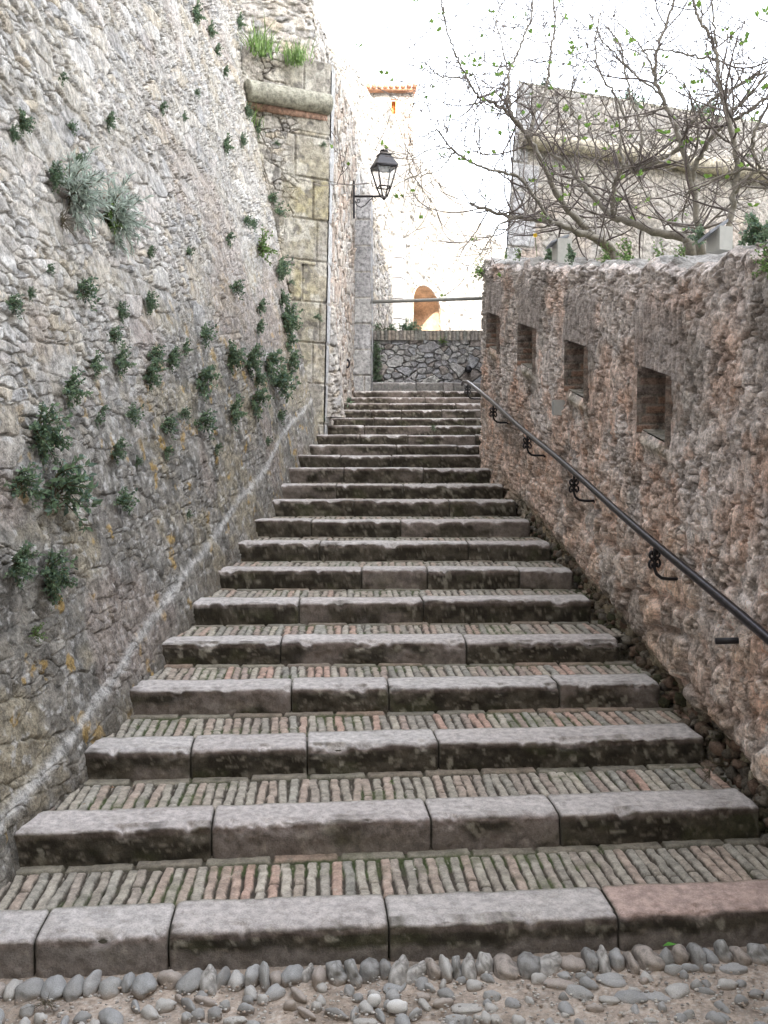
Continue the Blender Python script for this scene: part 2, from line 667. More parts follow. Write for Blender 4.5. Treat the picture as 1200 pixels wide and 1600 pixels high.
def brick_tread(S, nxt, idx):
    A = np.array([S['xl'], S['yl'], 0])
    B = np.array([S['xr'], S['yr'], 0])
    ax = B - A
    Lx = np.linalg.norm(ax)
    ax /= Lx
    bk = np.array([-ax[1], ax[0], 0])
    e0 = DEP + .002
    # depth to the next riser at both ends
    dl = (np.array([nxt['xl'], nxt['yl'], 0]) - A).dot(bk)
    dr = (np.array([nxt['xr'], nxt['yr'], 0]) - B).dot(bk)
    res = (.0042, .005, .006, .008, .009, .010, .012)[min(idx, 6)]
    U1 = np.arange(-.12, Lx + .16, res)
    nv = max(12, int(.38 / (res * 1.3)))
    T, U = np.meshgrid(np.linspace(0, 1, nv), U1, indexing='ij')
    D = dl + (dr - dl) * np.clip(U / Lx, 0, 1) + .03
    V = e0 + (D - e0) * T
    pitch = .045
    Us = U + .012 * (fbm(U * 1.3, V * 0 + idx, 2, 300 + idx) - .5) * 2 + (V - e0) * .08 * (h2(np.array(idx), np.array(1), 4) - .5)
    k = np.floor(Us / pitch)
    wig = (h2(k, k * 0 + idx, 301) - .5) * .08 * (V - e0 - .12) + .006 * (fbm(U * 3 + k * 3.1, V * 18, 2, 302 + idx) - .5) * 2
    kk = (Us + wig) / pitch
    k = np.floor(kk)
    fu = kk - k
    wd = .425 + .06 * h2(k, k * 0 + idx, 303)
    eu = (wd - np.abs(fu - .5)) * pitch
    rowb = D - .03 - .052 - .018 * h2(k, k * 0 + idx, 305) * 0
    jit = .010 * (h2(k, k * 0, 306 + idx) - .5)
    ev = np.minimum(V - e0 - .006 - .5 * jit, rowb - .006 + jit - V)
    split = h2(k, k * 0 + idx, 308) > .72
    sp = np.abs(V - (e0 + .06 + .12 * h2(k, k * 0 + idx, 309)))
    ev = np.where(split, np.minimum(ev, sp - .003), ev)
    e = np.minimum(eu, ev)
    # back row of flat bricks against the riser
    pb = .26
    kb = np.floor(U / pb + h2(np.array(idx), np.array(2), 7))
    fb = U / pb + h2(np.array(idx), np.array(2), 7) - kb
    eb = np.minimum(np.minimum(fb, 1 - fb) * pb - .004, V - rowb - .004 + .006 * (fbm(U * 6, V * 0, 3, 311) - .5))
    isb = V > rowb
    e = np.where(isb, eb, e)
    e = e + .004 * (fbm(U * 70, V * 70, 3, 312 + idx) - .5)
    bh = ss(-.001, .008, e)
    hid = np.where(isb, h2(kb, kb * 0 + idx, 313), h2(k, k * 0 + idx, 314))
    if idx < 4:
        wear = 0
    height = bh * (.011 + .004 * hid) + (V - e0) * .02
    height = height + .004 * (fbm(U * 22, V * 22, 4, 315) - .5) + (hid - .5) * .006
    moss = ss(.50, .66, fbm(U * 3.5, V * 6, 4, 316 + idx))
    height = height + (1 - bh) * .008 * moss * fbm(U * 90, V * 90, 2, 317)
    C = pal(np.where(isb, hid * .5, hid), BR)
    redz = ss(.5, .65, fbm(U * .8 + idx, V * 0, 2, 318))
    C = mixc(C * 1.25, (.30, .275, .23), (1 - redz) * .6)
    C = C * (.72 + .56 * fbm(U * 45, V * 45, 4, 319))[..., None]
    C = mixc(C, (.40, .36, .30), ss(.66, .8, fbm(U * 30, V * 30, 3, 320)) * .35)
    gapc = mixc((.055, .045, .034), (.045, .060, .020), moss)
    C = mixc(gapc, C, ss(.15, .8, bh))
    C = mixc(C, (.09, .10, .045), moss * ss(.5, .75, fbm(U * 14, V * 14, 3, 321)) * .45)
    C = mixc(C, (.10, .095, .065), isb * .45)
    Pt = A + ax * U[..., None] + bk * V[..., None]
    Pt[..., 2] = S['z'] - .026 + height
    gg = Geo()
    gg.grid(Pt, C)
    return gg


for i, S in enumerate(SD):
    st = empty('step', (0, S['Y'], S['z']))
    st.parent = stair
    st.location = Vector((0, S['Y'], S['z'])) - stair.location
    ks = [-.0] + S['js'] + [1.0]
    gg = Geo()
    A_ = Vector((S['xl'], S['yl'], 0))
    B_ = Vector((S['xr'], S['yr'], 0))
    V = [tuple(q + Vector((dx_, dy_, S['z'] + dz_))) for (q, dx_) in ((A_, .03), (B_, -.03)) for dy_ in (.035, DEP - .03) for dz_ in (-.19, -.035)]
    gg.hexa(V, (.06, .055, .04))
    o = gg.build('mortar_bed', M_BRICK, None)
    o.parent = st
    o.location = -Vector((0, S['Y'], S['z']))
    for j in range(len(ks) - 1):
        gg = kerb_mesh(S, ks[j], ks[j + 1], i, j)
        o = gg.build('kerb_stone', M_KERB, None)
        o.parent = st
        o.location = -Vector((0, S['Y'], S['z']))
        if i == 0 and j == len(ks) - 2:
            o['label'] = 'pinkish kerb stone at the right end of the bottom step'
    if i < len(SD) - 1:
        gg = brick_tread(S, SD[i + 1], i)
    else:
        gg = Geo()
        gg.box(-1.0, 3.4, S['Y'] + DEP, 16.9, S['z'] - .3, S['z'] - .01, (.33, .31, .28))
    o = gg.build('brick_tread' if i < len(SD) - 1 else 'landing_slab', M_BRICK, None)
    o.parent = st
    o.location = -Vector((0, S['Y'], S['z']))
# last curb in front of the parapet
YC = 16.25
zc1 = P(650, 597, YC).z
st = empty('step', (0, YC, zc1))
st.parent = stair
st.location = Vector((0, YC, zc1)) - stair.location
prev = P(578, 597, YC).x
for nx in (650, 692, 708, 752, 800):
    x1 = P(nx, 597, YC).x
    S = dict(xl=prev, yl=YC, xr=x1, yr=YC, z=zc1)
    gg = kerb_mesh(S, 0, 1, 25, nx)
    for c_ in gg.c:
        c_[:] = c_ * .5 + np.array((.30, .30, .30)) * .5
    o = gg.build('kerb_stone', M_KERB, None)
    o.parent = st
    o.location = -Vector((0, YC, zc1))
    prev = x1

# ------------------------------------------------------------ left battered wall
BAT = .19


def left_x(Y, z):
    """x of the left wall face"""
    Y = np.asarray(Y, float)
    hh = z - zst(Y)
    b = np.interp(Y, [0, 12.1, 20, 23], [BAT, BAT, .0, .0])
    b = np.where(Y > 12.1, BAT - (BAT - .03) * ss(12.1, 12.9, Y), b)
    top_x = np.interp(Y, [-20, 0, 2, 12.1, 13.2, 14.4, 16.2, 17, 19.9, 23], [0, 0, 0, 0, -1.62, -1.25, -.92, -.62, .03, .5])
    low = xlw(Y) - b * hh
    up = top_x + b * (8.55 - z)
    t = ss(12.1, 13.2, Y)
    return low * (1 - t) + up * t


def left_pattern(Y, z):
    hh = z - zst(Y)
    s_ = Y * 1.03
    d, C = rubble(s_, z - .02 * Y, 400, bu=.36, bv=.15, su=.14, sv=.055, amp=.033, pbig=.42, smear=.8)
    C = C * 1.08
    # the upper wall is paler, the lower wall is coated with old grey mortar and lichen
    lower = ss(2.3, .7, hh + .9 * (fbm(Y * .7, z * .9, 3, 410) - .5) - .07 * (Y - 4))
    d = d * (1 - .6 * lower) + lower * .035 * (fbm(Y * 12, z * 12, 6, 409, .68) - .5)
    grey = mixc((.10, .094, .08), (.24, .225, .195), ss(.25, .75, fbm(Y * 11, z * 11, 6, 411, .65)))
    C = mixc(C, grey, lower * .8)
    C = mixc(C, (.32, .275, .185), ss(.52, .66, fbm(Y * 2.6, z * 3.4, 4, 412)) * (.25 + .3 * lower))
    C = mixc(C, (.10, .095, .085), lower * ss(.54, .7, fbm(Y * 5, z * 5, 5, 413)) * .7)
    orange = ss(.70, .76, fbm(Y * 8, z * 8, 4, 414)) * lower
    C = mixc(C, (.40, .26, .07), orange * .7)
    white = ss(.60, .72, fbm(Y * 26, z * 26, 4, 415))
    C = mixc(C, (.50, .49, .47), white * .6)
    C = mixc(C, (.36, .28, .24), ss(.6, .75, fbm(Y * 1.3, z * 1.3, 3, 416)) * .3)
    # dark streaks running down
    # plinth and sloping mortar fillet
    ridge = .10 + .036 * (Y - 3.6) + .03 * (fbm(Y * 3, Y * 0, 3, 420) - .5)
    below = ss(.05, -.05, hh - ridge)
    d = d * (1 - .4 * below) + below * (.012 + .03 * (fbm(Y * 3, z * 4, 3, 421) - .5))
    band = np.exp(-((hh - ridge + .02 * (fbm(Y * 9, z * 9, 3, 427) - .5)) / (.020 + .018 * fbm(Y * 4, z * 0, 2, 422))) ** 2)
    d = d + band * .010 * fbm(Y * 20, z * 20, 3, 423)
    band = band * ss(.35, .55, fbm(Y * 6, z * 6, 5, 424) + .16)
    C = mixc(C, (.46, .45, .43), np.clip(band * 1.0, 0, 1) * .85)
    foot = ss(.12, -.05, hh)
    C = mixc(C, (.12, .10, .075), foot * .55 * ss(.3, .6, fbm(Y * 6, z * 6, 3, 425)))
    return d, C


def build_left():
    g = Geo()
    # columns evenly spread over what the eye sees of a receding wall
    q = np.linspace(1 / 2.35, 1 / 12.2, 760)
    Yc = 1 / q
    for (Ycols, t0, t1, nr) in ((Yc, None, .50, 820),):
        Yg = np.broadcast_to(Ycols[None, :], (nr, len(Ycols)))
        zb = np.maximum(zst(Ycols) - .30, -.15)
        zt_ = EYE + t1 * Ycols
        r = np.linspace(0, 1, nr)[:, None]
        zz = zb[None] * (1 - r) + zt_[None] * r
        d, C = left_pattern(Yg, zz)
        X = left_x(Yg, zz)
        n = 1 / math.sqrt(1 + BAT ** 2 + .07 ** 2)
        Pt = np.stack([X + d * n, Yg + d * .07 * n, zz + d * BAT * n], -1)
        g.grid(Pt, C)
    # coarse top
    nr = 60
    r = np.linspace(0, 1, nr)[:, None]
    Yc2 = 1 / np.linspace(1 / 2.35, 1 / 12.2, 200)
    zt_ = EYE + .50 * Yc2
    zz = (zt_[None] - .0) * (1 - r) + 10.0 * r
    Yg = np.broadcast_to(Yc2[None], zz.shape)
    d, C = left_pattern(Yg, zz)
    X = left_x(Yg, zz) + d
    g.grid(np.stack([X, Yg, zz], -1), C)
    # near part behind the camera
    Yc3 = np.linspace(-14, 2.36, 240)
    nr = 140
    zz = np.broadcast_to(np.linspace(-.2, 10.0, nr)[:, None], (nr, 240))
    Yg = np.broadcast_to(Yc3[None], zz.shape)
    d, C = left_pattern(Yg, zz)
    g.grid(np.stack([left_x(Yg, zz) + d, Yg, zz], -1), C)
    # far curved part up to the corner
    Yc4 = np.linspace(12.15, 20.0, 420)
    nr = 420
    zz = np.broadcast_to(np.linspace(2.2, 1.0 * 8.55, nr)[:, None], (nr, 420)).copy()
    topw = .10 * (fbm(Yc4 * 2, Yc4 * 0, 3, 430) - .5)
    zz = zz + (np.linspace(0, 1, nr)[:, None] ** 6) * topw[None]
    Yg = np.broadcast_to(Yc4[None], zz.shape)
    xa_ = left_x(Yc4, np.full(420, 8.0))
    arc_ = np.concatenate([[0], np.cumsum(np.hypot(np.diff(xa_), np.diff(Yc4)))])
    d, C = rubble(np.broadcast_to(arc_[None], zz.shape), zz, 440, bu=.24, bv=.13, su=.12, sv=.07, amp=.04, pbig=.5, smear=.4)
    X = left_x(Yg, zz)
    g.grid(np.stack([X + d * .8, Yg - d * .5, zz], -1), C)
    # tops and body behind
    Yt = np.linspace(12.15, 20.0, 80)
    xt = left_x(Yt, np.full(80, 8.5))
    V = np.stack([np.stack([xt + .02, Yt, np.full(80, 8.52)], -1), np.stack([xt - 3, Yt, np.full(80, 8.6)], -1)])
    g.grid(V, (.35, .32, .27))
    # end face at Y=20
    x0 = float(left_x(20.0, 8.0))
    g.box(x0 - 3, x0 - .02, 19.95, 20.1, 2.2, 8.5, (.42, .40, .36))
    # top sheet of the near part and back
    Yt = np.linspace(-14, 12.2, 40)
    xt = left_x(Yt, np.full(40, 10.0))
    V = np.stack([np.stack([xt + .02, Yt, np.full(40, 10.0)], -1), np.stack([xt - 2.5, Yt, np.full(40, 10.05)], -1)])
    g.grid(V, (.35, .32, .27))
    return g


o = build_left().build('rubble_wall', M_ST)
tag(o, 'tall leaning rubble stone wall dotted with green plants left of the steps', 'wall')

# ------------------------------------------------------------ buttress with roll moulding
but = empty('buttress', (-1.0, 12.1, 2.0))
tag(but, 'tall stone buttress with a roll moulding and pale corner blocks, left of the lamp', 'buttress')


def child(g, name, mat, root, label=None, smooth=True):
    o = g.build(name, mat, None, smooth=smooth)
    o.parent = root
    o.location = -root.location
    if label:
        o['label'] = label
    return o


YL, YR = 11.55, 12.1
BTL = P(378, 84, YL)
BTR = P(516, 101, YR)
BTL.z = BTR.z
xrb = P(503, 665, YR).x
BBL = Vector((BTL.x, YL, 1.6))
BBR = Vector((xrb, YR, 1.6))


def but_fn(U, V):
    d, C = masonry(U, V, 500, cw=.62, ch=.50, amp=.02, cols=((.40, .36, .28), (.36, .34, .30), (.42, .39, .33), (.37, .33, .22)))
    d2, C2 = rubble(U, V, 510, bu=.3, bv=.2, amp=.03, smear=1.0)
    m = ss(.62, .50, U / 1.25 + .25 * (fbm(U * 2, V * 1.2, 3, 520) - .5) + .13 * (np.floor(V / .5) % 2))
    C = mixc(C, C2, m)
    d = d * (1 - m) + d2 * m
    C = mixc(C, (.36, .32, .19), ss(.5, .66, fbm(U * 2.2, V * 1.1, 4, 521)) * .5)
    C = mixc(C, (.27, .25, .21), ss(.4, .6, fbm(U * 9, V * 9, 5, 524)) * .5)
    C = mixc(C, (.52, .50, .45), ss(.58, .7, fbm(U * 5, V * 5, 5, 522)) * .6)
    C = mixc(C, (.13, .12, .11), ss(.62, .72, fbm(U * 7 + 3, V * 7, 5, 523)) * .7)
    return d, C


g = Geo()
panel(g, BBL, BBR, BTR, BTL, 260, 560, but_fn)
g.hexa([BTL + Vector((0, .01, -.02)), BTL + Vector((0, .01, 0)), BTL + Vector((.25, 3.6, -.02)), BTL + Vector((.25, 3.6, 0)),
        BTR + Vector((-.01, .01, -.02)), BTR + Vector((-.01, .01, 0)), BTR + Vector((.20, 3.7, .48)), BTR + Vector((.20, 3.7, .5))], (.38, .35, .3))
child(g, 'front_face', M_ST, but)
# side wall along the stairs
SBL = Vector((xrb, YR, 1.6))
SBR = Vector((P(549, 600, 15.8).x, 15.8, 1.6))
STL = BTR.copy()
STR = Vector((P(556, 200, 15.8).x, 15.8, BTR.z + .55))


def side_fn(U, V):
    d, C = rubble(U, V, 530, bu=.34, bv=.2, su=.17, sv=.1, amp=.035, pbig=.5, smear=.4,
                  cols=[(.46, .38, .32), (.50, .44, .38), (.44, .40, .36), (.52, .48, .43), (.42, .34, .28), (.47, .44, .41)])
    q = ss(.30, .26, U - .12 * (np.floor(V / .5) % 2))
    d3, C3 = masonry(U, V, 540, cw=2, ch=.5, amp=.01, cols=((.47, .47, .46), (.44, .44, .44)))
    C = mixc(C, C3, q)
    d = d * (1 - q) + (d3 + .015) * q
    return d, C


g = Geo()
panel(g, SBL, SBR, STR, STL, 420, 520, side_fn)
child(g, 'side_face', M_ST, but)
# roll moulding
g = Geo()
A = P(385, 150, YL - .06)
B = P(514, 164, YR - .04)
pts = []
for k in range(40):
    t = k / 39
    p = A.lerp(B, t)
    p.z = B.z + (A.z - B.z) * (1 - t) * .35
    pts.append(p)
g.tube(pts, [.122 + .002 * math.sin(k * .9) for k in range(40)], (.34, .33, .27), n=28)
p2 = [pts[-1] + Vector((-.02, .05 + .1 * k, 0)) for k in range(6)]
o = child(g, 'roll_moulding', M_ST, but)
g = Geo()
dn = Vector((0, 0, -.165))
g.hexa([pts[0] + dn + Vector((0, .10, -.03)), pts[0] + dn + Vector((0, .10, .04)), pts[0] + dn + Vector((0, -.0, -.03)), pts[0] + dn + Vector((0, -.0, .04)),
        pts[-1] + dn + Vector((-.02, .10, -.03)), pts[-1] + dn + Vector((-.02, .10, .04)), pts[-1] + dn + Vector((-.02, -.0, -.03)), pts[-1] + dn + Vector((-.02, -.0, .04))], (.42, .27, .2))
child(g, 'brick_course', M_ST, but, 'thin reddish brick course under the roll moulding')

# ------------------------------------------------------------ pier at the head of the steps
g = Geo()
YP = 15.85


def pier_fn(s):
    def f(U, V):
        d, C = masonry(U, V, s, cw=3, ch=.42, amp=.012, cols=((.40, .40, .41), (.36, .36, .37), (.43, .43, .43)))
        C = mixc(C, (.25, .25, .25), ss(.55, .7, fbm(U * 6, V * 6, 4, s + 2)) * .4)
        return d, C
    return f


x0 = P(545, 600, YP).x
x1 = P(579, 500, YP).x
zt_ = P(565, 308, YP).z
panel(g, (x0, YP, 2.2), (x1, YP, 2.2), (x1, YP, zt_), (x0, YP, zt_), 50, 300, pier_fn(550))
panel(g, (x1, YP, 2.2), (x1 + .02, YP + .5, 2.2), (x1 + .02, YP + .5, zt_), (x1, YP, zt_), 40, 300, pier_fn(560))
g.box(x0, x1, YP + .01, YP + .5, zt_ - .03, zt_ + .015, (.40, .40, .40))
# rounded foot
o = g.build('stone_pier', M_ST)
tag(o, 'grey dressed stone pier at the left head of the steps, under the street lamp', 'pier')

# narrow upper corner strip above the pier
g = Geo()
xa, xb = P(543, 250, YP + .25).x, P(562, 250, YP + .25).x
zb_, zu_ = zt_, P(555, 160, YP).z
panel(g, (xa, YP + .25, zb_), (xb, YP + .25, zb_), (xa + .06, YP + .25, zu_), (xa - .02, YP + .25, zu_), 30, 140, pier_fn(570))
g.box(xa - .02, xb - .01, YP + .28, YP + .8, zb_ - .2, zb_ + .5, (.4, .4, .4))
child(g, 'corner_strip', M_ST, but, 'narrow bluish stone corner above the pier')

# ------------------------------------------------------------ wall with white quoins behind the pier
g = Geo()
YQ = 19.8


def quoin_fn(U, V):
    d, C = rubble(U, V, 580, bu=.4, bv=.3, su=.2, sv=.12, amp=.03, pbig=.6, smear=.3)
    row = np.floor(V / .5)
    q = ss(.0, .03, U - (.62 - .22 * (row % 2)))
    d3, C3 = masonry(U, V, 590, cw=5, ch=.5, amp=.02, cols=((.52, .51, .49), (.48, .47, .45)))
    return d * (1 - q) + d3 * q, mixc(C, C3, q)


panel(g, (P(560, 400, YQ).x, YQ, 2.4), (P(604, 400, YQ).x, YQ, 2.4), (P(603, 205, YQ).x, YQ, P(600, 205, YQ).z), (P(555, 205, YQ).x, YQ, P(600, 195, YQ).z), 120, 420, quoin_fn)
xq = P(604, 400, YQ).x
g.box(xq - .02, xq, YQ + .01, YQ + 3, 2.4, P(600, 208, YQ).z, (.5, .48, .45))
o = g.build('quoined_wall', M_FAR)
tag(o, 'sunlit rubble wall end with large pale corner blocks behind the lamp', 'wall')

# ------------------------------------------------------------ parapet, brick coping
YW = 16.75
par = empty('parapet_wall', (P(665, 590, YW).x, YW, P(665, 600, YW).z))
tag(par, 'low grey rubble parapet with a brick coping closing the top of the steps', 'wall')
xa, xb = P(577, 560, YW).x, 3.6
za, zb_ = P(600, 602, YW).z - .1, P(600, 532, YW).z


def par_fn(U, V):
    d, C = rubble(U, V, 600, bu=.28, bv=.2, su=.14, sv=.10, amp=.04, pbig=.45, smear=.1, mort=(.26, .25, .24),
                  cols=[(.36, .37, .39), (.42, .42, .42), (.30, .30, .31), (.46, .46, .45), (.34, .31, .29), (.38, .38, .38)])
    return d, C * .9


g = Geo()
panel(g, (xa, YW, za), (xb, YW, za), (xb, YW, zb_), (xa, YW, zb_), 520, 170, par_fn)
g.box(xa, xb, YW + .02, YW + .36, za, zb_, (.3, .3, .3))
child(g, 'rubble_face', M_ST, par)


def cop_fn(U, V):
    d, C = masonry(U, V + .02, 610, cw=.065, ch=.5, amp=.012, joint=.008, cols=((.27, .25, .23), (.30, .26, .22), (.22, .22, .20), (.33, .30, .26)), mort=(.15, .14, .12))
    return d, C


zc0, zc_ = zb_ + .0, P(600, 517, YW).z
g = Geo()
panel(g, (xa, YW - .05, zc0), (xb, YW - .05, zc0), (xb, YW - .04, zc_), (xa, YW - .04, zc_), 500, 24, cop_fn)
g.box(xa, xb, YW - .03, YW + .40, zc0 - .004, zc_ - .004, (.26, .24, .21))
child(g, 'brick_coping', M_ST, par)

# rail pole across the gap
rp = Geo()
rp.tube([P(576, 472, YP + .3), P(665, 469, YP + .5), P(760, 466, YP + .7)], .028, (.22, .22, .2), n=12)
o = rp.build('crossbar', M_GREY)
tag(o, 'thin grey metal bar spanning above the parapet at the top of the steps', 'bar')

# ------------------------------------------------------------ right wall with loopholes
LOOPS = [(4.85, 5.29), (6.36, 6.87), (7.90, 8.50), (9.50, 10.08), (3.28, 3.70)]
W0, W1 = 1.235, 1.585


def right_pattern(Y, wv):
    z = wv + zst(Y)
    A1 = fbm(Y * 2.2, z * 2.2, 5, 700, .55)
    A2 = fbm(Y * 8, z * 8, 5, 710, .6)
    A3 = fbm(Y * 30 + 2 * A2, z * 16, 5, 720, .65)
    RG = 1 - 2 * np.abs(fbm(Y * 12, z * 7, 4, 722, .6) - .5)
    A4 = fbm(Y * 70, z * 70, 3, 725, .6)
    d = .05 * (A1 - .5) + .022 * (A2 - .5) + .030 * (A3 - .5) + .014 * (A4 - .5) - .05 * ss(.86, 1.0, RG)
    # rounded stones low down and in patches
    F1, F2, I, J, DX, DY = vor((Y + .06 * A2) / .26, (z + .06 * A3) / .19, 730)
    st = ss(.05, .35, F2 - F1)
    low = ss(1.1, .35, wv + .5 * (fbm(Y * 1.2, z * 1.2, 3, 731) - .5))
    near = ss(8.0, 4.5, Y)
    m = low * (.35 + .65 * near)
    d = d * (1 - .3 * m) + m * (st * (.025 + .06 * J) - .025)
    m2 = (J > .55) * st * (1 - low) * .5 * ss(.35, .5, fbm(Y * 1.5, z * 1.5, 2, 733))
    d = d + m2 * .022
    pit = ss(.67, .76, fbm(Y * 13, z * 13, 4, 735, .6))
    d = d - pit * .022
    pit2 = ss(.68, .75, fbm(Y * 34, z * 28, 3, 736, .6))
    d = d - pit2 * .010
    # undercut at the foot
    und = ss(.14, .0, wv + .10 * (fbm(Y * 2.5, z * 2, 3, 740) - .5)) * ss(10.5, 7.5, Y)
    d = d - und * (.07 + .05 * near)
    # bumps at the very top
    grey = mixc((.27, .25, .24), (.42, .39, .375), fbm(Y * 7, z * 7, 5, 750))
    tan = mixc((.27, .205, .175), (.42, .33, .28), fbm(Y * 9, z * 9, 5, 751))
    tn = ss(.38, .62, fbm(Y * 2.4, z * 2.4, 5, 752) + .22 * ss(1.5, .2, wv) - .10)
    C = mixc(grey, tan, tn)
    C = mixc(C, (.38, .23, .155), ss(.60, .72, fbm(Y * 6.5, z * 6.5, 5, 753)) * ss(1.95, 1.2, wv) * .5)
    C = mixc(C, pal(I, [(.40, .33, .26), (.36, .34, .31), (.42, .31, .22), (.33, .28, .24)]), m * st * .55)
    C = mixc(C, (.10, .095, .085), ss(.54, .68, fbm(Y * 2.2, z * 2.6, 6, 754, .58)) * .62)
    crack = ss(.955, .995, 1 - 2 * np.abs(fbm(Y * 2.1, z * 2.8, 5, 757, .55) - .5))
    d = d - crack * .03
    C = mixc(C, (.08, .07, .06), crack * .6)
    C = mixc(C, (.50, .48, .46), ss(.66, .76, fbm(Y * 22, z * 22, 4, 755)) * .5)
    C = mixc(C, (.09, .07, .055), pit * .6)
    C = mixc(C, (.09, .07, .055), pit2 * .4)
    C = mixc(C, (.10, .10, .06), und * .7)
    C = C * (.60 + .80 * A3)[..., None] * (.74 + .52 * A4)[..., None] * 1.85
    d = d * .66
    C = mixc(C, np.repeat(C.mean(-1)[..., None], 3, -1), np.full(Y.shape, .10)) * np.array([1.03, .99, .965])
    # soldier bricks above the loopholes, smooth mortar round them
    for (y0, y1) in LOOPS:
        box = ss(.10, .0, np.maximum(np.maximum(y0 - .10 - Y, Y - y1 - .10), np.maximum(W0 - .04 - wv, wv - W1 - .33)))
        lin = box * (wv > W1 - .02)
        st_ = .5 + .5 * np.cos((Y + .02 * A2) / .062 * 2 * math.pi)
        d = d * (1 - .75 * box)
        d = d + lin * .010 * ss(.15, .5, st_)
        C = mixc(C, mixc((.20, .175, .16), (.33, .29, .27), ss(.1, .5, st_) * (.5 + A2)), lin * .65)
        # ragged sill lump
        sill = np.exp(-((wv - W0 + .05) / .04) ** 2) * ss(.3, .1, np.abs(Y - (y0 + y1) / 2))
        d = d + sill * .03
        C = mixc(C, (.30, .28, .19), sill * .5)
    return d, C


rw = empty('loophole_wall', (1.3, 6.5, 0))
tag(rw, 'rough pinkish grey eroded wall pierced by square loopholes, right of the steps', 'wall')
Yc = list(1 / np.linspace(1 / 2.15, 1 / 10.6, 720))
Yc = np.array(Yc)
for (y0, y1) in LOOPS:
    for q in (y0, y1):
        Yc[np.argmin(np.abs(Yc - q))] = q
wr = np.arange(-.45, 2.20, .0043)
for q in (W0, W1):
    wr[np.argmin(np.abs(wr - q))] = q
Yg, Wg = np.meshgrid(Yc, wr)
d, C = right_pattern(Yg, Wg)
topv = .10 * (fbm(Yc * 1.6, Yc * 0, 4, 760) - .5) + .12 * (fbm(Yc * 5, Yc * 0, 4, 761) - .5) + np.interp(Yc, [2, 3.8, 4.2, 4.5, 6, 10.6], [.03, .03, .02, -.06, -.08, -.10])
topf = ss(1.7, 2.196, Wg)
zz = Wg + zst(Yg) + topf * topv[None]
d = d - .05 * ss(2.13, 2.21, Wg) ** 2 + .03 * (fbm(Yg * 12, Wg * 12, 4, 765) - .5) * topf
n = 1 / math.sqrt(1 + .067 ** 2)
Pt = np.stack([xrw(Yg) - d * n, Yg - d * .067 * n, zz], -1)
keep = np.ones((len(wr) - 1, len(Yc) - 1), bool)
for (y0, y1) in LOOPS:
    ymid = (Yc[:-1] + Yc[1:]) / 2
    wmid = (wr[:-1] + wr[1:]) / 2
    keep &= ~((ymid > y0)[None] & (ymid < y1)[None] & (wmid > W0)[:, None] & (wmid < W1)[:, None])
g = Geo()
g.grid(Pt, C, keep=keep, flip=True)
# rough top surface
tr = Pt[-1]
Vt = []
Ct = []
for k in range(26):
    t = k / 25
    q = tr.copy()
    q[:, 0] += t * .48
    q[:, 2] += .09 * (fbm(Yc * 5, np.full(len(Yc), t * 3), 4, 770) - .5) * (1 if k else 0) + .0
    Vt.append(q)
    Ct.append(mixc((.22, .21, .19), (.42, .40, .38), fbm(Yc * 9, np.full(len(Yc), t * 4), 4, 771)))
g.grid(np.array(Vt), np.array(Ct), flip=True)
# end face towards the landing and the back
q = Pt[:, 0, :]  # farthest? set below
far = Pt[:, -1, :]
E = np.stack([far + np.array([.5 * k / 12, (.03 * math.sin(k * 2.2) + .0), 0]) for k in range(13)], 0)
g.grid(E, mixc((.25, .23, .21), (.36, .32, .28), fbm(np.tile(far[:, 2] * 5, (13, 1)), np.tile(np.arange(13)[:, None] * .3, (1, len(far))), 4, 780)))
back = np.stack([Pt[::8, ::8, 0] + .5, Pt[::8, ::8, 1], Pt[::8, ::8, 2]], -1)
g.grid(back, (.30, .27, .23))
o = child(g, 'eroded_face', M_ST, rw)
# niches
for (y0, y1) in LOOPS:
    g = Geo()
    dep = .46
    xn = lambda Y: xrw(Y) + .0

    def reveal(U, V):
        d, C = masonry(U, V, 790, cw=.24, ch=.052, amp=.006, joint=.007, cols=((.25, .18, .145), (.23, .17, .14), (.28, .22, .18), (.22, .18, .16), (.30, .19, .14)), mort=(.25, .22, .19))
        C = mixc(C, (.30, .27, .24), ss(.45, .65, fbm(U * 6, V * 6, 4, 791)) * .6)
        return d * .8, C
    e = .05
    zf0, zf1 = W0 + zst(y1), W1 + zst(y1)
    zn0, zn1 = W0 + zst(y0), W1 + zst(y0)
    fx1, fx0 = float(xrw(y1)) - .03, float(xrw(y0)) - .03
    # far jamb faces the viewer
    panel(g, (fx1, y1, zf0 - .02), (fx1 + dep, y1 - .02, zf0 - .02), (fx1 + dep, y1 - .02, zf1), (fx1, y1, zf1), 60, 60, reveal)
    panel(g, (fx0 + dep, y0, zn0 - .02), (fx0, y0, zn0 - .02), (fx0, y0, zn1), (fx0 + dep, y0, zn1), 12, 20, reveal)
    # back, sill, lintel
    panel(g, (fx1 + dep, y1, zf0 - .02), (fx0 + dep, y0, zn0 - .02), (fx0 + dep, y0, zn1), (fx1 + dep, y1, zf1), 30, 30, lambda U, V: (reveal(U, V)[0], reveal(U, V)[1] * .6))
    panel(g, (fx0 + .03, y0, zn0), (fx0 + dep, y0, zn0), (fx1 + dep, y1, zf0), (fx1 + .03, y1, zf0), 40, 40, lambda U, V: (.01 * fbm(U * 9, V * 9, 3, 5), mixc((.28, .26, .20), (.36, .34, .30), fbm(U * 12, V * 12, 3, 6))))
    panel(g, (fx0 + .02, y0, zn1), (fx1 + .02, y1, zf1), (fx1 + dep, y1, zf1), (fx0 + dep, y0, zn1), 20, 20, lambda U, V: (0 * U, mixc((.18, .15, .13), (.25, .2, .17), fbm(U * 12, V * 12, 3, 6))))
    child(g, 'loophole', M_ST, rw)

# small loose stones packed in the gap at the foot of the right wall
g = Geo()


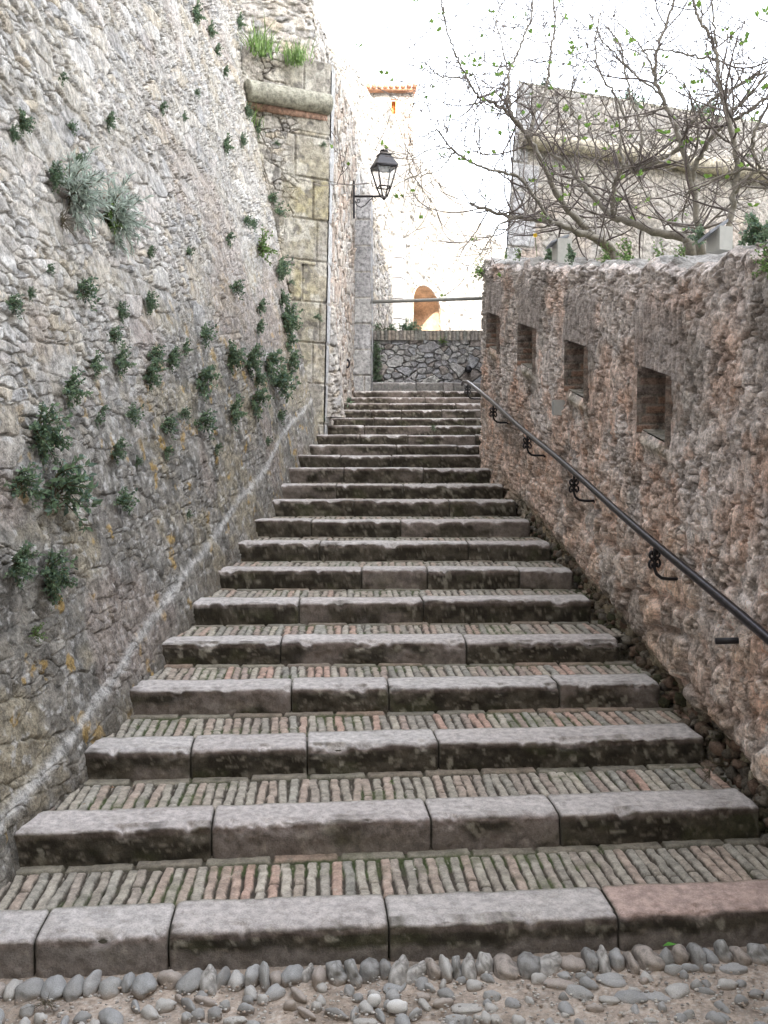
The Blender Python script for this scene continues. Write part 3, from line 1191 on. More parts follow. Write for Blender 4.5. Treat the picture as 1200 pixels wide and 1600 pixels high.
def lump(seed, n=7, m=10, rough=.25, flat=1.0):
    th = np.linspace(0.0, math.pi, n)[:, None]
    ph = np.linspace(0, 2 * math.pi, m, endpoint=False)[None]
    x = np.sin(th) * np.cos(ph)
    y = np.sin(th) * np.sin(ph)
    z = np.cos(th) + 0 * ph
    r = 1 + rough * (fbm(x * 1.3 + seed, y * 1.3 + z * 1.7 + seed * .37, 2, 800) - .5) * 2
    return np.stack([x * r, y * r, z * r * flat], -1)


for k in range(700):
    Y = 3.2 + 7.0 * (random.random() ** 1.2)
    s = random.uniform(.008, .034)
    L_ = lump(k * 3.1, 7, 8, .8)
    L_ = np.sign(L_) * np.abs(L_) ** .7
    a = random.random() * 6
    R = np.array(Matrix.Rotation(a, 3, 'Z') @ Matrix.Rotation(a * 2, 3, 'X'))
    q = (L_ * np.array([s * 1.3, s, s * .8])) @ R.T
    side = random.random()
    zb0 = float(zst(Y)) - .16 + .22 * side
    q += np.array([float(xrw(Y)) + .035 + .07 * side - .02 * random.random(), Y, zb0])
    c = random.choice([(.15, .12, .09), (.17, .12, .09), (.12, .105, .085), (.20, .18, .15), (.07, .07, .04)])
    g.grid(q, c, closeu=True)
o = child(g, 'packed_rubble', M_ST, rw, 'small broken stones packed at the foot of the wall')
o['kind'] = 'stuff'

# ------------------------------------------------------------ handrail
WRAIL = .79


def railp(Y, dw=0, off=.125):
    return Vector((float(xrw(Y)) - off, Y, float(zst(Y)) + WRAIL + dw))


hr = empty('handrail', railp(6.5))
tag(hr, 'dark iron handrail on scrolled brackets fixed to the right wall', 'handrail')
g = Geo()
ys = np.linspace(2.2, 10.45, 60)
pts = [railp(y) + Vector((0, 0, .006 * math.sin(y * 2.2))) for y in ys]
pts += [railp(10.65) + Vector((-.015, 0, .0)), railp(10.82) + Vector((-.03, 0, -.02)), railp(10.9) + Vector((-.03, 0, -.06))]
g.tube(pts, .0195, (.05, .05, .05), n=18)
child(g, 'rail', M_RAIL, hr)


def spiral(c, r, t0, turns, ax1, ax2, n=18):
    out = []
    for k in range(n):
        t = k / (n - 1)
        a = t0 + turns * 2 * math.pi * t
        rr = r * (1 - .75 * t)
        out.append(c + ax1 * (rr * math.cos(a)) + ax2 * (rr * math.sin(a)))
    return out


for k, Y in enumerate((2.45, 4.70, 6.21, 7.62, 9.12, 10.62)):
    g = Geo()
    p = railp(Y)
    if Y > 10.5:
        p += Vector((-.012, 0, 0))
    xw = float(xrw(Y)) + .05
    up = Vector((0, 0, 1))
    al = Vector((.0, 1, 0.2)).normalized()
    # stem from the rail down, then curving back into the wall
    pts = [p + Vector((0, 0, -.01)), p + Vector((0, 0, -.07)), p + Vector((.0, 0, -.125)), p + Vector((.01, 0, -.155)), p + Vector((.035, 0, -.175)), p + Vector((.07, 0, -.18)), Vector((xw, Y, p.z - .18))]
    g.tube(pts, .0085, (.03, .03, .03), n=8)
    for sx in (-1, 1):
        a = Vector((sx * .6, sx * .8 * .7, 0)).normalized()
        c1 = p + a * .028 + up * -.055
        c2 = p + a * .030 + up * -.108
        g.tube(spiral(c1, .026, math.pi if sx > 0 else math.pi, 1.1, a, up), .0065, (.03, .03, .03), n=6)
        g.tube(spiral(c2, .029, math.pi, -1.1, a, up), .0065, (.03, .03, .03), n=6)
    # small rosette at the wall
    g.tube([Vector((xw - .045, Y, p.z - .18)), Vector((xw - .03, Y, p.z - .18))], .016, (.03, .03, .03), n=10)
    child(g, 'bracket', M_IRON, hr)

g = Geo()
p = Vector((float(xrw(4.02)) - .07, 4.02, float(zst(4.02)) + .575))
g.tube([p + Vector((-.03, .0, 0)), p + Vector((.12, 0, .004))], .014, (.03, .03, .03), n=10)
o = g.build('iron_peg', M_IRON)
tag(o, 'short dark iron peg sticking out of the wall just below the handrail', 'peg')
# small plate on the wall
Yp = 7.05
p = Vector((float(xrw(Yp)) - .03, Yp, P(873, 637, Yp).z))
g = Geo()
hx = .045
V = []
for (x, y, z) in [(a, b, c) for a in (-.03, .05) for b in (-.03, .03) for c in (-.055, .055)]:
    V.append((p.x + x, p.y + y, p.z + z))
g.hexa(V, (.42, .43, .42))
pl = empty('junction_box', p)
tag(pl, 'small pale grey box fixed to the eroded wall beside the second loophole from the front', 'box')
child(g, 'housing', M_GREY, pl, smooth=False)
g = Geo()
V = []
for (x, y, z) in [(a, b, c) for a in (-.036, -.031) for b in (-.024, .024) for c in (-.045, .045)]:
    V.append((p.x + x, p.y + y, p.z + z))
g.hexa(V, (.36, .38, .38))
child(g, 'cover', M_GREY, pl, smooth=False)

# ring hanging on the side wall near the pier
g = Geo()
Yh = 14.6
xh = float(np.interp(Yh, [12.1, 15.8], [xrb, SBR.x])) + .03
ph = Vector((xh, Yh, P(543, 568, Yh).z))
pts = [ph + Vector((.03 + .03 * math.cos(a), 0, .06 * math.sin(a))) for a in np.linspace(0, 2 * math.pi, 16)]
g.tube(pts, .014, (.03, .03, .03), n=6)
g.tube([ph + Vector((-.04, 0, .05)), ph + Vector((.04, 0, .05))], .016, (.03, .03, .03), n=6)
o = g.build('iron_ring', M_IRON)
tag(o, 'dark iron ring fixed low on the side wall left of the pier', 'ring')
# spout hole in the parapet
g = Geo()
pc = P(731, 577, YW - .05)
g.tube([pc + Vector((0, .05, 0)), pc + Vector((0, -.10, -.01))], [.05, .062], (.05, .05, .05), n=14)
g.tube([pc + Vector((0, -.105, -.01)), pc + Vector((0, -.12, -.05))], [.045, .03], (.03, .03, .03), n=10)
o = g.build('iron_spout', M_IRON)
tag(o, 'small dark round spout in the parapet above the end of the handrail', 'spout')

# ------------------------------------------------------------ street lamp
YLmp = 15.0
k = YLmp / 1500
base = P(553, 312, YLmp)
lamp = empty('street_lamp', base)
tag(lamp, 'black four sided street lantern on a scrolled wall arm above the stair head', 'lamp')
g = Geo()
g.box(base.x - .015, base.x + .015, base.y - .03, base.y + .03, base.z - .28, base.z + .28, (.03, .03, .03))
child(g, 'wall_plate', M_IRON, lamp, smooth=False)
lc = P(600, 306, YLmp)
lc.y = YLmp
g = Geo()
g.tube([base + Vector((0, 0, .05)), Vector((lc.x - .05, YLmp, base.z + .05)), Vector((lc.x, YLmp, base.z + .05))], .017, (.03, .03, .03), n=10)
child(g, 'arm', M_IRON, lamp)
g = Geo()
X, Zv = Vector((1, 0, 0)), Vector((0, 0, 1))
zb_ = base.z
pts = [Vector((base.x + .02, YLmp, zb_ - .03)), Vector((base.x + .05, YLmp, zb_ - .09)), Vector((base.x + .11, YLmp, zb_ - .115)), Vector((base.x + .18, YLmp, zb_ - .08)), Vector((base.x + .24, YLmp, zb_ - .01)), Vector((base.x + .29, YLmp, zb_ + .03))]
g.tube(pts, .008, (.03, .03, .03), n=6)
g.tube(spiral(Vector((base.x + .065, YLmp, zb_ - .015)), .04, math.pi, 1.2, X, Zv), .007, (.03, .03, .03), n=6)
g.tube(spiral(Vector((base.x + .31, YLmp, zb_ - .0)), .035, math.pi / 2, -1.2, X, Zv), .006, (.03, .03, .03), n=6)
child(g, 'scroll', M_IRON, lamp)
# lantern body (square, turned a little, so that two sides show)
rot = math.radians(20)


def sq(h, z):
    return [lc + Vector((math.cos(rot + math.pi / 4 + q * math.pi / 2) * h * 1.414, math.sin(rot + math.pi / 4 + q * math.pi / 2) * h * 1.414, z)) for q in range(4)]


b0, b1, b2, b3, b4 = sq(.035, -.02), sq(.085, .13), sq(.155, .42), sq(.17, .45), sq(.085, .60)
g = Geo()
for q in range(4):
    g.tube([b0[q], b1[q], b2[q]], .013, (.03, .03, .03), n=5)
    for r_, rr in ((b0, .011), (b1, .012), (b2, .016)):
        g.tube([r_[q], r_[(q + 1) % 4]], rr, (.03, .03, .03), n=5)
g.tube([lc + Vector((0, 0, -.06)), lc + Vector((0, 0, -.01))], [.02, .045], (.03, .03, .03), n=10)
child(g, 'frame', M_IRON, lamp)
g = Geo()
V = np.array([[tuple(p) for p in r_] for r_ in (sq(.172, .435), b3, b4, sq(.095, .605), sq(.095, .62), sq(.03, .63))])
g.grid(V, (.03, .03, .035), closeu=True)
g.raw([tuple(p) for p in sq(.165, .437)], [(0, 1, 2, 3)], (.03, .03, .03))
child(g, 'roof', M_IRON, lamp, smooth=False)
g = Geo()
g.tube([lc + Vector((0, 0, z)) for z in (.62, .655, .66, .675, .69, .70)], [.035, .03, .06, .066, .055, .01], (.03, .03, .03), n=16)
child(g, 'cap', M_IRON, lamp)
m = bpy.data.materials.new('lantern_glass')
m.use_nodes = True
bs = m.node_tree.nodes['Principled BSDF']
bs.inputs['Transmission Weight'].default_value = 0.0
bs.inputs['Base Color'].default_value = (.8, .85, .88, 1)
bs.inputs['Roughness'].default_value = 0.05
bs.inputs['Alpha'].default_value = 0.18
M_GLASS = m
for q in range(4):
    g = Geo()
    a, b = (q, (q + 1) % 4)
    g.raw([tuple(b1[a]), tuple(b1[b]), tuple(b2[b]), tuple(b2[a])], [(0, 1, 2, 3)], (.8, .8, .8))
    child(g, 'glass_pane', M_GLASS, lamp, smooth=False)
g = Geo()
g.tube([lc + Vector((0, 0, .36)), lc + Vector((0, 0, .44))], [.05, .10], (.35, .35, .35), n=14)
child(g, 'lamp_fitting', M_GREY, lamp)

# ------------------------------------------------------------ tower with tiled roof
YT = 32.0
tw = empty('tower', P(610, 400, YT))
tag(tw, 'distant sunlit stone tower with a red tiled eave and slit window behind the lamp', 'tower')
g = Geo()
xa, xb = P(540, 300, YT).x, P(646, 300, YT).x
ztp = P(645, 138, YT).z


def tow_fn(U, V):
    d, C = rubble(U, V, 820, bu=.5, bv=.35, su=.3, sv=.16, amp=.05, pbig=.5, smear=.5)
    C = C * .36
    q = ss(.72, .75, U / (xb - xa) + .05 * (np.floor(V / .3) % 2))
    d3, C3 = masonry(U, V, 830, cw=.5, ch=.11, amp=.02, joint=.02, cols=((.24, .16, .12), (.20, .16, .13), (.24, .19, .15)))
    up = ss(2.6, 3.0, V - (ztp - 3 - 6.0) + 0 * U)
    return d, mixc(C, C3, q * .7)


wy0, wy1 = P(615, 178, YT).z, P(615, 155, YT).z
wx0, wx1 = P(611.5, 160, YT).x, P(618.5, 160, YT).x
panel(g, (xa, YT, 3), (wx0, YT, 3), (wx0, YT, ztp - .15), (xa, YT, ztp - .15), 100, 300, tow_fn)
panel(g, (wx1, YT, 3), (xb, YT, 3), (xb, YT, ztp - .15), (wx1, YT, ztp - .15), 60, 300, tow_fn, off=(wx1 - xa, 0))
panel(g, (wx0, YT, 3), (wx1, YT, 3), (wx1, YT, wy0), (wx0, YT, wy0), 10, 260, tow_fn, off=(wx0 - xa, 0))
panel(g, (wx0, YT, wy1), (wx1, YT, wy1), (wx1, YT, ztp - .15), (wx0, YT, ztp - .15), 10, 20, tow_fn, off=(wx0 - xa, 5))
g.box(xb - .05, xb, YT + .02, YT + 3, 3, ztp - .15, (.46, .42, .37))
g.box(xa, xb, YT + 2.8, YT + 3, 3, ztp - .1, (.46, .42, .37))
child(g, 'wall', M_FAR, tw)
g = Geo()
g.box(wx0 - .01, wx0 + .01, YT - .0, YT + .5, wy0, wy1, (.5, .22, .08))
g.box(wx1 - .01, wx1 + .01, YT - .0, YT + .5, wy0, wy1, (.5, .22, .08))
g.box(wx0, wx1, YT + .22, YT + .25, wy0 - .02, wy1 + .02, (.55, .22, .07))
child(g, 'slit_window', M_TILE, tw, 'narrow window slit with orange brick reveals', smooth=False)
g = Geo()
xe0, xe1 = P(566, 140, YT).x, P(648, 140, YT).x
n = 9
for q in range(n + 1):
    x = xe0 + (xe1 - xe0) * q / n
    zo = .0
    a = Vector((x, YT - .25, ztp - .02 + .02 * q / n))
    g.tube([a, a + Vector((0, 3.4, .9))], .085, (.42, .20, .12), n=8)
g.hexa([(xe0, YT - .2, ztp - .12), (xe0, YT - .2, ztp - .04), (xe0, YT + 3, ztp + .7), (xe0, YT + 3, ztp + .8), (xe1, YT - .2, ztp - .12), (xe1, YT - .2, ztp - .04), (xe1, YT + 3, ztp + .7), (xe1, YT + 3, ztp + .8)], (.50, .28, .18))
child(g, 'tiled_roof', M_TILE, tw)

# ------------------------------------------------------------ sunlit wall with arch
aw = empty('arched_wall', (3, 26, 3))
tag(aw, 'bright sunlit wall with an orange arched niche beyond the parapet', 'wall')
A0 = P(604, 500, 22.0)
A1 = P(800, 500, 36.0)
zl = 2.6
hA = P(640, 240, 24.0).z
Adir = Vector((A1.x - A0.x, A1.y - A0.y, 0))
AL = Adir.length
Adir.normalize()
An = Vector((Adir.y, -Adir.x, 0))


def aray(px):                                               # distance along the wall seen at this column
    a = ray(px, 500)[0]
    return (a * A0.y - A0.x) / (Adir.x - a * Adir.y)


def ap(s, z, off=0.0):
    return Vector((A0.x, A0.y, 0)) + Adir * s + An * off + Vector((0, 0, z))


s0, s1 = aray(644), aray(687)
sap = aray(656)


def zpx(s, py):
    p = ap(s, 0)
    return EYE + ray(600, py)[1] * p.y


zspr = zpx(s1, 492)
ztop = zpx(sap, 442)
nu, nv = 420, 260
sv = np.sort(np.concatenate([np.linspace(0, AL, nu)]))
vv = np.linspace(zl, hA, nv)
Sg, Vg = np.meshgrid(sv, vv)
d, C = rubble(Sg, Vg, 840, bu=.6, bv=.3, su=.3, sv=.18, amp=.04, pbig=.5, smear=.9)
C = mixc(C, (.46, .44, .40), np.full(C.shape[:2], .25)) * .58
cs = (s0 + s1) / 2
hw = (s1 - s0) / 2
prof = zspr + (ztop - zspr) * np.sqrt(np.clip(1 - ((Sg - cs) / hw) ** 2, 0, 1))
inside = (np.abs(Sg - cs) < hw) & (Vg < prof)
Pt = np.stack([A0.x + Adir.x * Sg + An.x * d, A0.y + Adir.y * Sg + An.y * d, Vg + 0 * Sg], -1)
# the top of the wall slopes down as it recedes
keep = ~(inside[:-1, :-1] & inside[1:, 1:] & inside[:-1, 1:] & inside[1:, :-1])
g = Geo()
g.grid(Pt, C, keep=keep)
g.box(A0.x - .03, A0.x - .01, A0.y, A0.y + 1, zl, hA, (.5, .47, .43))
child(g, 'wall_face', M_FAR, aw)
# niche lining; its orange colour stands in for warm bounced sunlight
g = Geo()
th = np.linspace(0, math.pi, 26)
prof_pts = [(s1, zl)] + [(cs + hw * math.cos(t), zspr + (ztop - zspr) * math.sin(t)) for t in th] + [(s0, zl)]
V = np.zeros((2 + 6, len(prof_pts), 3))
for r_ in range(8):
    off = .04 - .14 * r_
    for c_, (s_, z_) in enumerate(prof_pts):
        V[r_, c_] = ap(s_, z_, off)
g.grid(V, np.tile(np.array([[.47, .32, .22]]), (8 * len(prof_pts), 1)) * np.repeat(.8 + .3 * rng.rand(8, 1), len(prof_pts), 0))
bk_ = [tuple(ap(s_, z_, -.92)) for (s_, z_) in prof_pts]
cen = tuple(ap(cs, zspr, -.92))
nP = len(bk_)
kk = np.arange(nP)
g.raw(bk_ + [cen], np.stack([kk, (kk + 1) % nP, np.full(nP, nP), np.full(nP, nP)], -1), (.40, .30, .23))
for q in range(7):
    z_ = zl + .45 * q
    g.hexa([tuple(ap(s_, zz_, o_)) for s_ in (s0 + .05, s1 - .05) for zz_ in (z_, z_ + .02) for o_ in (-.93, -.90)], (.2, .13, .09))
child(g, 'arched_niche', M_TILE, aw, 'plastered arched niche with warm bounce light painted in as orange')
# grey pilaster strip
g = Geo()
sa, sb = aray(612.5), aray(620)
g2z = zpx(sa, 370)
for q in range(9):
    z0 = zl + (g2z - zl) * q / 9
    z1 = zl + (g2z - zl) * (q + 1) / 9 - .02
    pA, pB = ap(sa, 0, .0), ap(sa, 0, .35)
    c = random.choice([(.30, .29, .29), (.26, .25, .25), (.34, .33, .33)])
    g.hexa([tuple(ap(sa, z0, -.1)), tuple(ap(sa, z1, -.1)), tuple(ap(sb, z0, -.1)), tuple(ap(sb, z1, -.1)), tuple(ap(sa, z0, .22)), tuple(ap(sa, z1, .22)), tuple(ap(sb, z0, .22)), tuple(ap(sb, z1, .22))], c)
child(g, 'pilaster', M_FAR, aw, 'grey pilaster of stacked blocks', smooth=False)

# ------------------------------------------------------------ right bastion behind the trees
bas = empty('bastion', (2.0, 14, 3))
tag(bas, 'tall pale rubble bastion with a roll moulding behind the bare trees', 'bastion')
TL = P(810, 130, 14.3)
BL = P(791, 400, 13.9)
kz = (1.4 - TL.z) / (BL.z - TL.z)
BL2 = TL + (BL - TL) * kz
dirb = Vector((4.45, 1.8, 0)).normalized()
Lb = 10.0
TR = TL + dirb * Lb
BR2 = BL2 + dirb * Lb


def bas_fn(U, V):
    d, C = rubble(U, V, 860, bu=.38, bv=.2, su=.18, sv=.10, amp=.03, pbig=.4, smear=1.1)
    C = mixc(C, mixc((.30, .28, .26), (.46, .44, .41), fbm(U * 6, V * 6, 5, 864)), np.full(U.shape, .55))
    d = d * .6
    C = mixc(C, (.48, .36, .29), ss(.4, .62, fbm(U * 1.1, V * 1.1, 3, 862)) * .5 * ss(4.4, 3.6, V))  # pinkish bounce light put into the colour below the roll moulding
    C = mixc(C, (.20, .19, .18), ss(.6, .72, fbm(U * 3, V * 5, 4, 863)) * .5)
    row = np.floor(V / .42)
    q = ss(.03, .0, U - (.42 - .2 * (row % 2)))
    d3, C3 = masonry(U, V, 870, cw=5, ch=.42, amp=.015, cols=((.46, .46, .46), (.42, .42, .43)))
    return d * (1 - q) + d3 * q, mixc(C, C3, q) * .74


g = Geo()
panel(g, BL2, BR2, TR, TL, 620, 460, bas_fn)
wn_ = Vector((-.02, 1, 0))
sb_ = Vector((1.1, 6, 0))
panel(g, BL2 + sb_, BL2, TL, TL + sb_, 60, 200, pier_fn(880))
g.hexa([TL + Vector((0, 0, -.02)), TL + Vector((0, 0, .03)), TL + sb_ + Vector((0, 0, -.02)), TL + sb_ + Vector((0, 0, .03)), TR + Vector((0, 0, -.02)), TR + Vector((0, 0, .03)), TR + sb_ + Vector((0, 0, -.02)), TR + sb_ + Vector((0, 0, .03))], (.35, .34, .28))
child(g, 'rubble_face', M_ST, bas)
g = Geo()
r0 = P(812, 218, 14.15)
nb = Vector((dirb.y, -dirb.x, 0))
pts = [r0 + dirb * (Lb * t / 40) + nb * .05 + Vector((0, 0, .01 * math.sin(t * 1.9))) for t in range(41)]
g.tube(pts, [.13 + .008 * math.sin(t * 2.7) for t in range(41)], (.36, .33, .27), n=20)
child(g, 'roll_moulding', M_ST, bas)

# ------------------------------------------------------------ unseen building, added behind the viewer to keep sun off steps and bastion
hb = empty('unseen_shade_building', (0, -8, 0))
tag(hb, 'unseen tall building added behind the viewer to shade the steps', 'shade blocker')
g = Geo()
HB = 29.0
g.box(-22, 34, -16, -8, -.1, HB, (.42, .38, .33))
child(g, 'wall', M_FAR, hb, smooth=False)
for fx in range(-5, 5):
    for fz in range(6):
        g = Geo()
        x = fx * 3.8 + 1
        z = 1.6 + fz * 3.8
        g.box(x, x + 1.1, -7.98, -7.93, z, z + 1.9, (.13, .17, .12))
        child(g, 'blocker_shutter', M_GREY, hb, smooth=False)

# ------------------------------------------------------------ cobbles and pebbles in front of the bottom step
protos = []
PC = [(.38, .375, .365), (.33, .33, .325), (.44, .42, .39), (.30, .295, .285), (.40, .35, .31), (.48, .465, .44), (.36, .355, .34)]
for k in range(14):
    g = Geo()
    angular = k >= 9
    V = lump(k * 5.3, 14, 20, .42 if angular else .26)
    if angular:
        V = np.sign(V) * np.abs(V) ** .85
    c = np.array(PC[k % 7])
    Cc = np.tile(c, (14 * 20, 1)) * (.85 + .3 * fbm(V[..., 0] * 4 + k, V[..., 1] * 4 + V[..., 2] * 3, 4, 900 + k)).reshape(-1, 1)
    if angular:
        sp_ = ss(.5, .62, fbm(V[..., 0] * 6 + k, V[..., 1] * 6 + V[..., 2] * 5, 4, 920 + k)).reshape(-1, 1)
        Cc = Cc * (1 - sp_ * .6) + np.array([.10, .09, .08]) * sp_ * .6
    dirt_ = ss(.35, -.15, V[..., 2] + .5 * (fbm(V[..., 0] * 3 + k, V[..., 1] * 3, 3, 930) - .5)).reshape(-1, 1)
    Cc = Cc * .85 * (1 - dirt_ * .8) + np.array([.27, .22, .18]) * dirt_ * .8
    g.grid(V, Cc, closeu=True)
    o = g.build('cobblestone', M_PEB)
    protos.append(o)
used = set()


def put_cobble(k, loc, scl, rz, label, group, tilt=0.0):
    p = protos[k]
    if k in used:
        o = p.copy()
        COL.objects.link(o)
    else:
        o = p
        used.add(k)
    o.location = loc
    o.scale = scl
    o.rotation_euler = (tilt, 0, rz)
    tag(o, label, 'cobblestone', group)
    return o


S0 = SD[0]
x = -1.55
q = 0
while x < 1.75:
    t = (x - S0['xl']) / (S0['xr'] - S0['xl'])
    yb = S0['yl'] + (S0['yr'] - S0['yl']) * t
    wdt = random.choice([random.uniform(.016, .026), random.uniform(.022, .04)])
    if x > 0:
        wdt *= random.uniform(1.0, 1.2)
    ln = random.uniform(.036, .066)
    x += wdt
    kk = random.randint(9, 13) if (x > 0.0 and random.random() < .8) or random.random() < .2 else random.randint(0, 8)
    put_cobble(kk, (x, yb - .055 - ln * .55 + random.uniform(-.01, .01), random.uniform(-.026, -.008)), (wdt, ln, random.uniform(.032, .046)), random.gauss(-.05, .22),
               'rough angular grey cobble in the row set along the foot of the bottom step' if kk > 8 else 'smooth rounded grey cobble in the row set along the foot of the bottom step',
               'row of cobbles along the bottom step', random.uniform(-.2, .2))
    x += wdt * .88
    q += 1
placed = []
tries = 0
while len(placed) < 250 and tries < 14000:
    tries += 1
    x = random.uniform(-1.35, 1.55)
    t = (x - S0['xl']) / (S0['xr'] - S0['xl'])
    yb = S0['yl'] + (S0['yr'] - S0['yl']) * t
    y = yb - random.uniform(.14, .58)
    dens = float(fbm(np.array(x * 2.3), np.array(y * 4.0), 2, 940))
    lim = .42 if x < .1 else .36
    if dens < lim and random.random() < .85:
        continue
    a, b = random.uniform(.013, .042), random.uniform(.011, .024)
    if random.random() < .15:
        a, b = .05, .033
    if any((x - p[0]) ** 2 + ((y - p[1]) * 1.35) ** 2 < (.72 * (a + p[2])) ** 2 for p in placed):
        continue
    placed.append((x, y, a))
    white = (len(placed) % 37 == 5)
    o = put_cobble(random.randint(0, 8), (x, y, random.uniform(-.024, -.014)), (a, b, random.uniform(.016, .026)), random.gauss(0, .5) if x > .2 else random.uniform(-1.5, 1.5),
                   'smooth grey river pebble set in the dirt in front of the steps', 'pebbles set in the dirt before the steps')
g = Geo()
for k in range(2600):
    x = random.uniform(-1.5, 1.8)
    y = 3.0 - .6 * random.random() + .06 * x
    s_ = random.uniform(.0015, .006)
    V = lump(k * .7, 4, 6, .4) * np.array([s_ * 1.3, s_, s_ * .7]) + np.array([x, y, -.012 + .006 * random.random()])
    g.grid(V, random.choice([(.40, .38, .35), (.26, .24, .22), (.34, .28, .23), (.50, .48, .45)]), closeu=True)
tag(g.build('gravel', M_PEB), kind='stuff', label='fine grit and gravel scattered over the dirt', cat='gravel')
for (px, py, sx_, sy_, lb) in ((613, 1573, .033, .018, 'whitest oval pebble in the dirt near the bottom middle'), (577, 1563, .022, .014, 'small white pebble just left of the whitest one')):
    a, b = ray(px + 8, py)
    Yk = -EYE / b
    g = Geo()
    V = lump(px, 12, 16, .12)
    g.grid(V, (.62, .61, .59), closeu=True)
    o = g.build('cobblestone', M_PEB)
    o.location = (a * Yk, Yk, .0)
    o.scale = (sx_, sy_, .02)
    tag(o, lb, 'cobblestone')

# ------------------------------------------------------------ plants
GREEN = [(.15, .22, .13), (.18, .26, .15), (.22, .30, .19), (.15, .22, .17)]
SILV = [(.50, .56, .50), (.60, .65, .60), (.40, .47, .41)]
LITE = [(.16, .26, .08), (.20, .30, .10), (.13, .22, .08)]


def leaf_geo(g, base, d, up, L, W, c):
    d = d.normalized()
    s = d.cross(up)
    if s.length < 1e-4:
        s = d.orthogonal()
    s.normalize()
    nrm = s.cross(d)
    a = base
    m1 = base + d * (L * .5) + s * W * .5 + nrm * L * .06
    m2 = base + d * (L * .5) - s * W * .5 + nrm * L * .06
    t = base + d * L - nrm * L * .08
    g.raw([tuple(a), tuple(m1), tuple(t), tuple(m2)], [(0, 1, 2, 3)], c)


def bush(seed, nst=16, nl=16, cols=GREEN, leafL=.20, leafW=.12, droop=.5, spread=1.0, narrow=False):
    """unit bush growing out of a wall whose outward normal is +X; radius about 1"""
    rnd = random.Random(seed)
    gs = Geo()
    gl = Geo()
    for i in range(nst):
        d = Vector((rnd.uniform(.25, 1.0), rnd.gauss(0, .7) * spread, rnd.gauss(-.05, .75))).normalized()
        L = rnd.uniform(.55, 1.1)
        p = Vector((0, rnd.gauss(0, .10), rnd.gauss(0, .12)))
        pts = [p.copy()]
        v = d.copy()
        for k in range(5):
            v = (v + Vector((0, 0, -.16 * droop + .05 * rnd.random())) + Vector((rnd.gauss(0, .1), rnd.gauss(0, .1), rnd.gauss(0, .1)))).normalized()
            p = p + v * L / 5
            pts.append(p.copy())
        gs.tube(pts, [.022, .018, .014, .011, .009, .006], (.13, .11, .07), n=4, cap=False)
        for k in range(nl):
            t = .25 + .75 * k / nl
            f = t * 5
            a = min(int(f), 4)
            q = pts[a].lerp(pts[a + 1], f - a)
            ld = (v * .5 + Vector((rnd.gauss(0, .8), rnd.gauss(0, .8), rnd.gauss(.1, .8)))).normalized()
            c = np.array(rnd.choice(cols)) * rnd.uniform(.7, 1.35)
            s_ = rnd.uniform(.6, 1.25)
            if narrow:
                leaf_geo(gl, q, (ld + v).normalized(), Vector((0, 0, 1)), leafL * 1.7 * s_, leafW * .45 * s_, c)
            else:
                leaf_geo(gl, q, ld, Vector((rnd.random(), rnd.random(), rnd.random())), leafL * s_, leafW * s_, c)
    return gs, gl


def grass(seed, n=170, cols=[(.20, .32, .10), (.25, .36, .13), (.16, .26, .09)], h=1.0):
    rnd = random.Random(seed)
    gl = Geo()
    for i in range(n):
        b = Vector((rnd.gauss(0, .18), rnd.gauss(0, .35), 0))
        d = Vector((rnd.gauss(0, .3), rnd.gauss(0, .35), 1)).normalized()
        L = h * rnd.uniform(.5, 1.1)
        w_ = .018
        c = np.array(rnd.choice(cols)) * rnd.uniform(.7, 1.3)
        s = Vector((rnd.gauss(0, 1), rnd.gauss(0, 1), 0)).normalized() * w_
        p1 = b + d * L * .5
        p2 = b + d * L + Vector((rnd.gauss(0, .15), rnd.gauss(0, .15), -.08)) * L
        gl.raw([tuple(b - s), tuple(b + s), tuple(p1 + s * .8), tuple(p1 - s * .8), tuple(p2)], [(0, 1, 2, 3), (3, 2, 4, 4)], c)
    return gl


PROTO = {}


def make_proto(kind, seed):
    root = bpy.data.objects.new('wall_plant', None)
    kids = []
    if kind == 'green':
        gs, gl = bush(seed, 22, 18)
    elif kind == 'dense':
        gs, gl = bush(seed, 36, 26, leafL=.16, leafW=.10)
    elif kind == 'silver':
        gs, gl = bush(seed, 44, 30, cols=SILV, leafL=.13, leafW=.10, droop=-.1, narrow=True)
    elif kind == 'lite':
        gs, gl = bush(seed, 18, 16, cols=LITE, leafL=.16, leafW=.09, droop=-.2)
    elif kind == 'dry':
        gs, gl = bush(seed, 24, 8, cols=[(.25, .22, .2), (.20, .17, .16)], leafL=.2, leafW=.02, droop=.6, narrow=True)
    if kind == 'grass':
        gl = grass(seed)
        gs = None
    a = gs.build('stems', M_BARK) if gs else None
    b = gl.build('leaves', M_LEAF, smooth=False)
    for o in (a, b):
        if o:
            COL.objects.unlink(o)
            kids.append(o)
    return kids


for kind, cnt in (('green', 4), ('dense', 3), ('silver', 2), ('lite', 2), ('dry', 1), ('grass', 2)):
    PROTO[kind] = [make_proto(kind, 50 + 7 * i + len(kind)) for i in range(cnt)]


def plant(name, kind, loc, r, rz, label, group=None, cat='plant', scl=None):
    root = empty(name, loc, rz)
    root.scale = scl or (r, r, r)
    tag(root, label, cat, group)
    for kid in random.choice(PROTO[kind]):
        c = kid.copy()
        COL.objects.link(c)
        c.parent = root
    return root


def hit_left(px, py):
    a, b = ray(px, py)
    lo, hi = 1.5, 19.0
    f = lambda Y: a * Y - float(left_x(Y, EYE + b * Y))
    prev = f(2.0)
    Y = 2.0
    while Y < 19:
        Y2 = Y + .05
        v = f(Y2)
        if prev > 0 >= v or prev < 0 <= v:
            return Vector((a * Y2, Y2, EYE + b * Y2))
        prev = v
        Y = Y2
    return P(px, py, 12)


